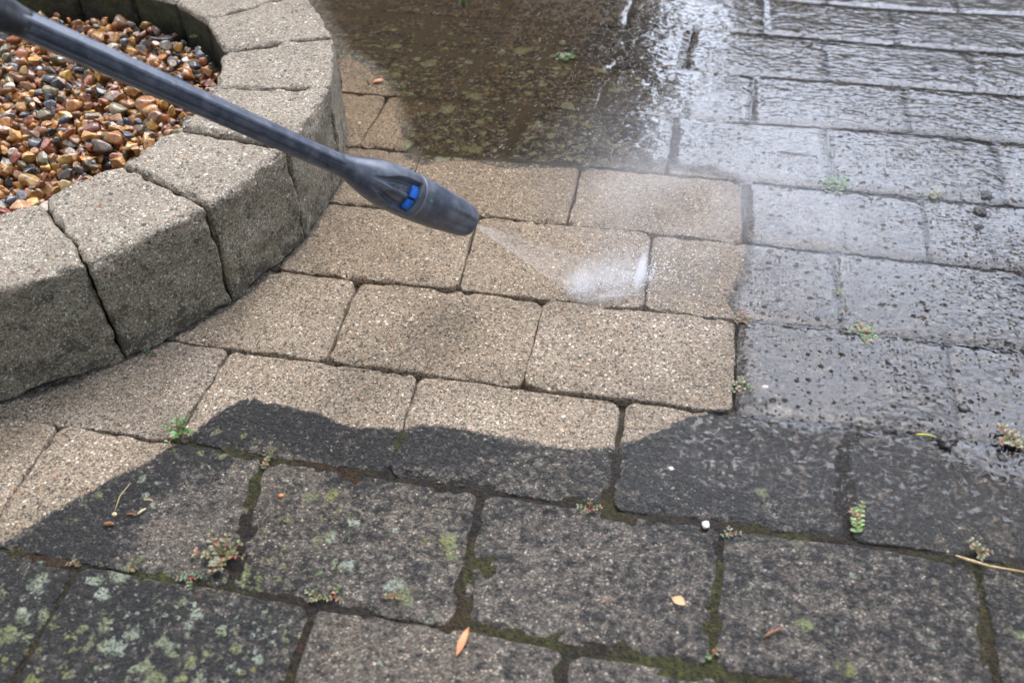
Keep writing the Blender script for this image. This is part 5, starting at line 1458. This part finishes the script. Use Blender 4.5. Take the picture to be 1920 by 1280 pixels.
twig('straw', [(sx_, sy_, .004), ((sx_ + tx_) / 2 - .002, (sy_ + ty_) / 2, .005), (tx_, ty_, .0025)], .0005, M_STRAW, 'hair-thin dry straw slanting across the blackest stone', 'straw')
lump('seed', SPOT['strawB'], .0021, None, 'pale round seed at the foot of the thin straw', 'seed', None, 801, .8, mat=simple('seed_skin', (.62, .50, .26), .5), jag=.08)
lump('seed', 'berry', .0024, None, 'small orange seed on the mottled stone left of centre', 'seed', None, 802, .7, mat=simple('orange_skin', (.55, .20, .05), .45), jag=.12)
(yx, yy), (zx, zy) = SPOT['ygA'], SPOT['ygB']
twig('twig', [(yx, yy, .003), ((yx + zx) / 2, (yy + zy) / 2 - .001, .005), (zx, zy, .003)], .0013, simple('yellow_twig', (.40, .40, .06), .5, .3, 200), 'yellow green twig lying along a joint of the wet stones', 'twig', 'twigs lying on the paving')
# dead cedar sprigs caught in the gravel
M_CEDAR = simple('dead_cedar', (.42, .12, .035), .7, .3, 200)
for n, (x, y, z, sz, lb) in enumerate(CEDAR):
    mb = MB(); rs = random.Random(900 + n)
    for k in range(9):
        a = rs.uniform(-.9, .9) + n * 1.2; p = Vector((0, 0, 0)); q = Vector((math.cos(a), math.sin(a), rs.uniform(.1, .7))) * sz * rs.uniform(.6, 1)
        v, f = tube([p, p.lerp(q, .5) + Vector((0, 0, sz * .08)), q], [.0009, .0008, .0005], 5); mb.add(v, f)
    o = mb.build('cedar_sprig', M_CEDAR); o.location = (x, y, z); tag(o, lb, 'sprig')

# ------------------------------------------------------------------ what the wet paving mirrors: a timber house end and a hedge across the garden
def box(mb, x0, x1, y0, y1, z0, z1):
    v = [(x, y, z) for z in (z0, z1) for x, y in ((x0, y0), (x1, y0), (x1, y1), (x0, y1))]
    mb.add(v, [(3, 2, 1, 0), (4, 5, 6, 7), (0, 1, 5, 4), (1, 2, 6, 5), (2, 3, 7, 6), (3, 0, 4, 7)])
house = empty('timber_house', (-2.6, 3.84, 0)); tag(house, 'dark timber house end mirrored in the brown puddle', 'house')
mb = MB()
HX1, HY = -.14, 3.84
for k in range(24):
    z0 = .15 + k * .14; box(mb, -4.0 + 2.6, HX1 + 2.6, -.02 - .004 * (k % 2), .0, z0, z0 + .134)
box(mb, -4.0 + 2.6, HX1 + 2.6 - .004, 0.001, 3.0, 0, 3.5)
mb.build('cladding', simple('dark_timber', (.022, .015, .009), .7, .35, 6), house, False)
mb = MB(); box(mb, -4.2 + 2.6, HX1 + 2.75, -.3, 3.2, 3.51, 3.62); mb.build('roof', simple('roof_felt', (.03, .03, .032), .8), house, False)
mb = MB(); box(mb, HX1 + 2.6, HX1 + 2.68, -.03, .06, 0, 3.49); mb.build('corner_board', simple('brown_board', (.06, .04, .022), .7), house, False)
hed = empty('hedge', (3.2, 5.6, 0)); tag(hed, 'tall dark garden hedge mirrored faintly in the wet paving at the top', 'hedge')
rs = random.Random(5); mb = MB()
for k in range(7000):
    x = rs.uniform(-2.9, 5.5); z = rs.uniform(0, 1) ** .8 * (2.55 + .35 * mnoise.noise(Vector((x * 1.3, 0, 0)))); y = -.45 + .18 * mnoise.noise(Vector((x * 2, z * 2, 3))) + rs.uniform(-.1, .25)
    s = rs.uniform(.035, .075); a = Vector((rs.gauss(0, 1), rs.gauss(0, 1), rs.gauss(0, 1))).normalized(); b = a.cross(Vector((rs.gauss(0, 1), rs.gauss(0, 1), 1))).normalized(); p = Vector((x, y, z))
    k_ = rs.uniform(.5, 1.3)
    mb.add([p - a * s, p + b * s * .5, p + a * s, p - b * s * .5], [(0, 1, 2, 3)], (.045 * k_, .075 * k_, .03 * k_))
mb.build('foliage', M_LEAF, hed, False, True)
mb = MB(); box(mb, -2.8, 5.4, -.15, .5, .05, 2.3); mb.build('branches', simple('hedge_inside', (.012, .016, .008), .9), hed, False)
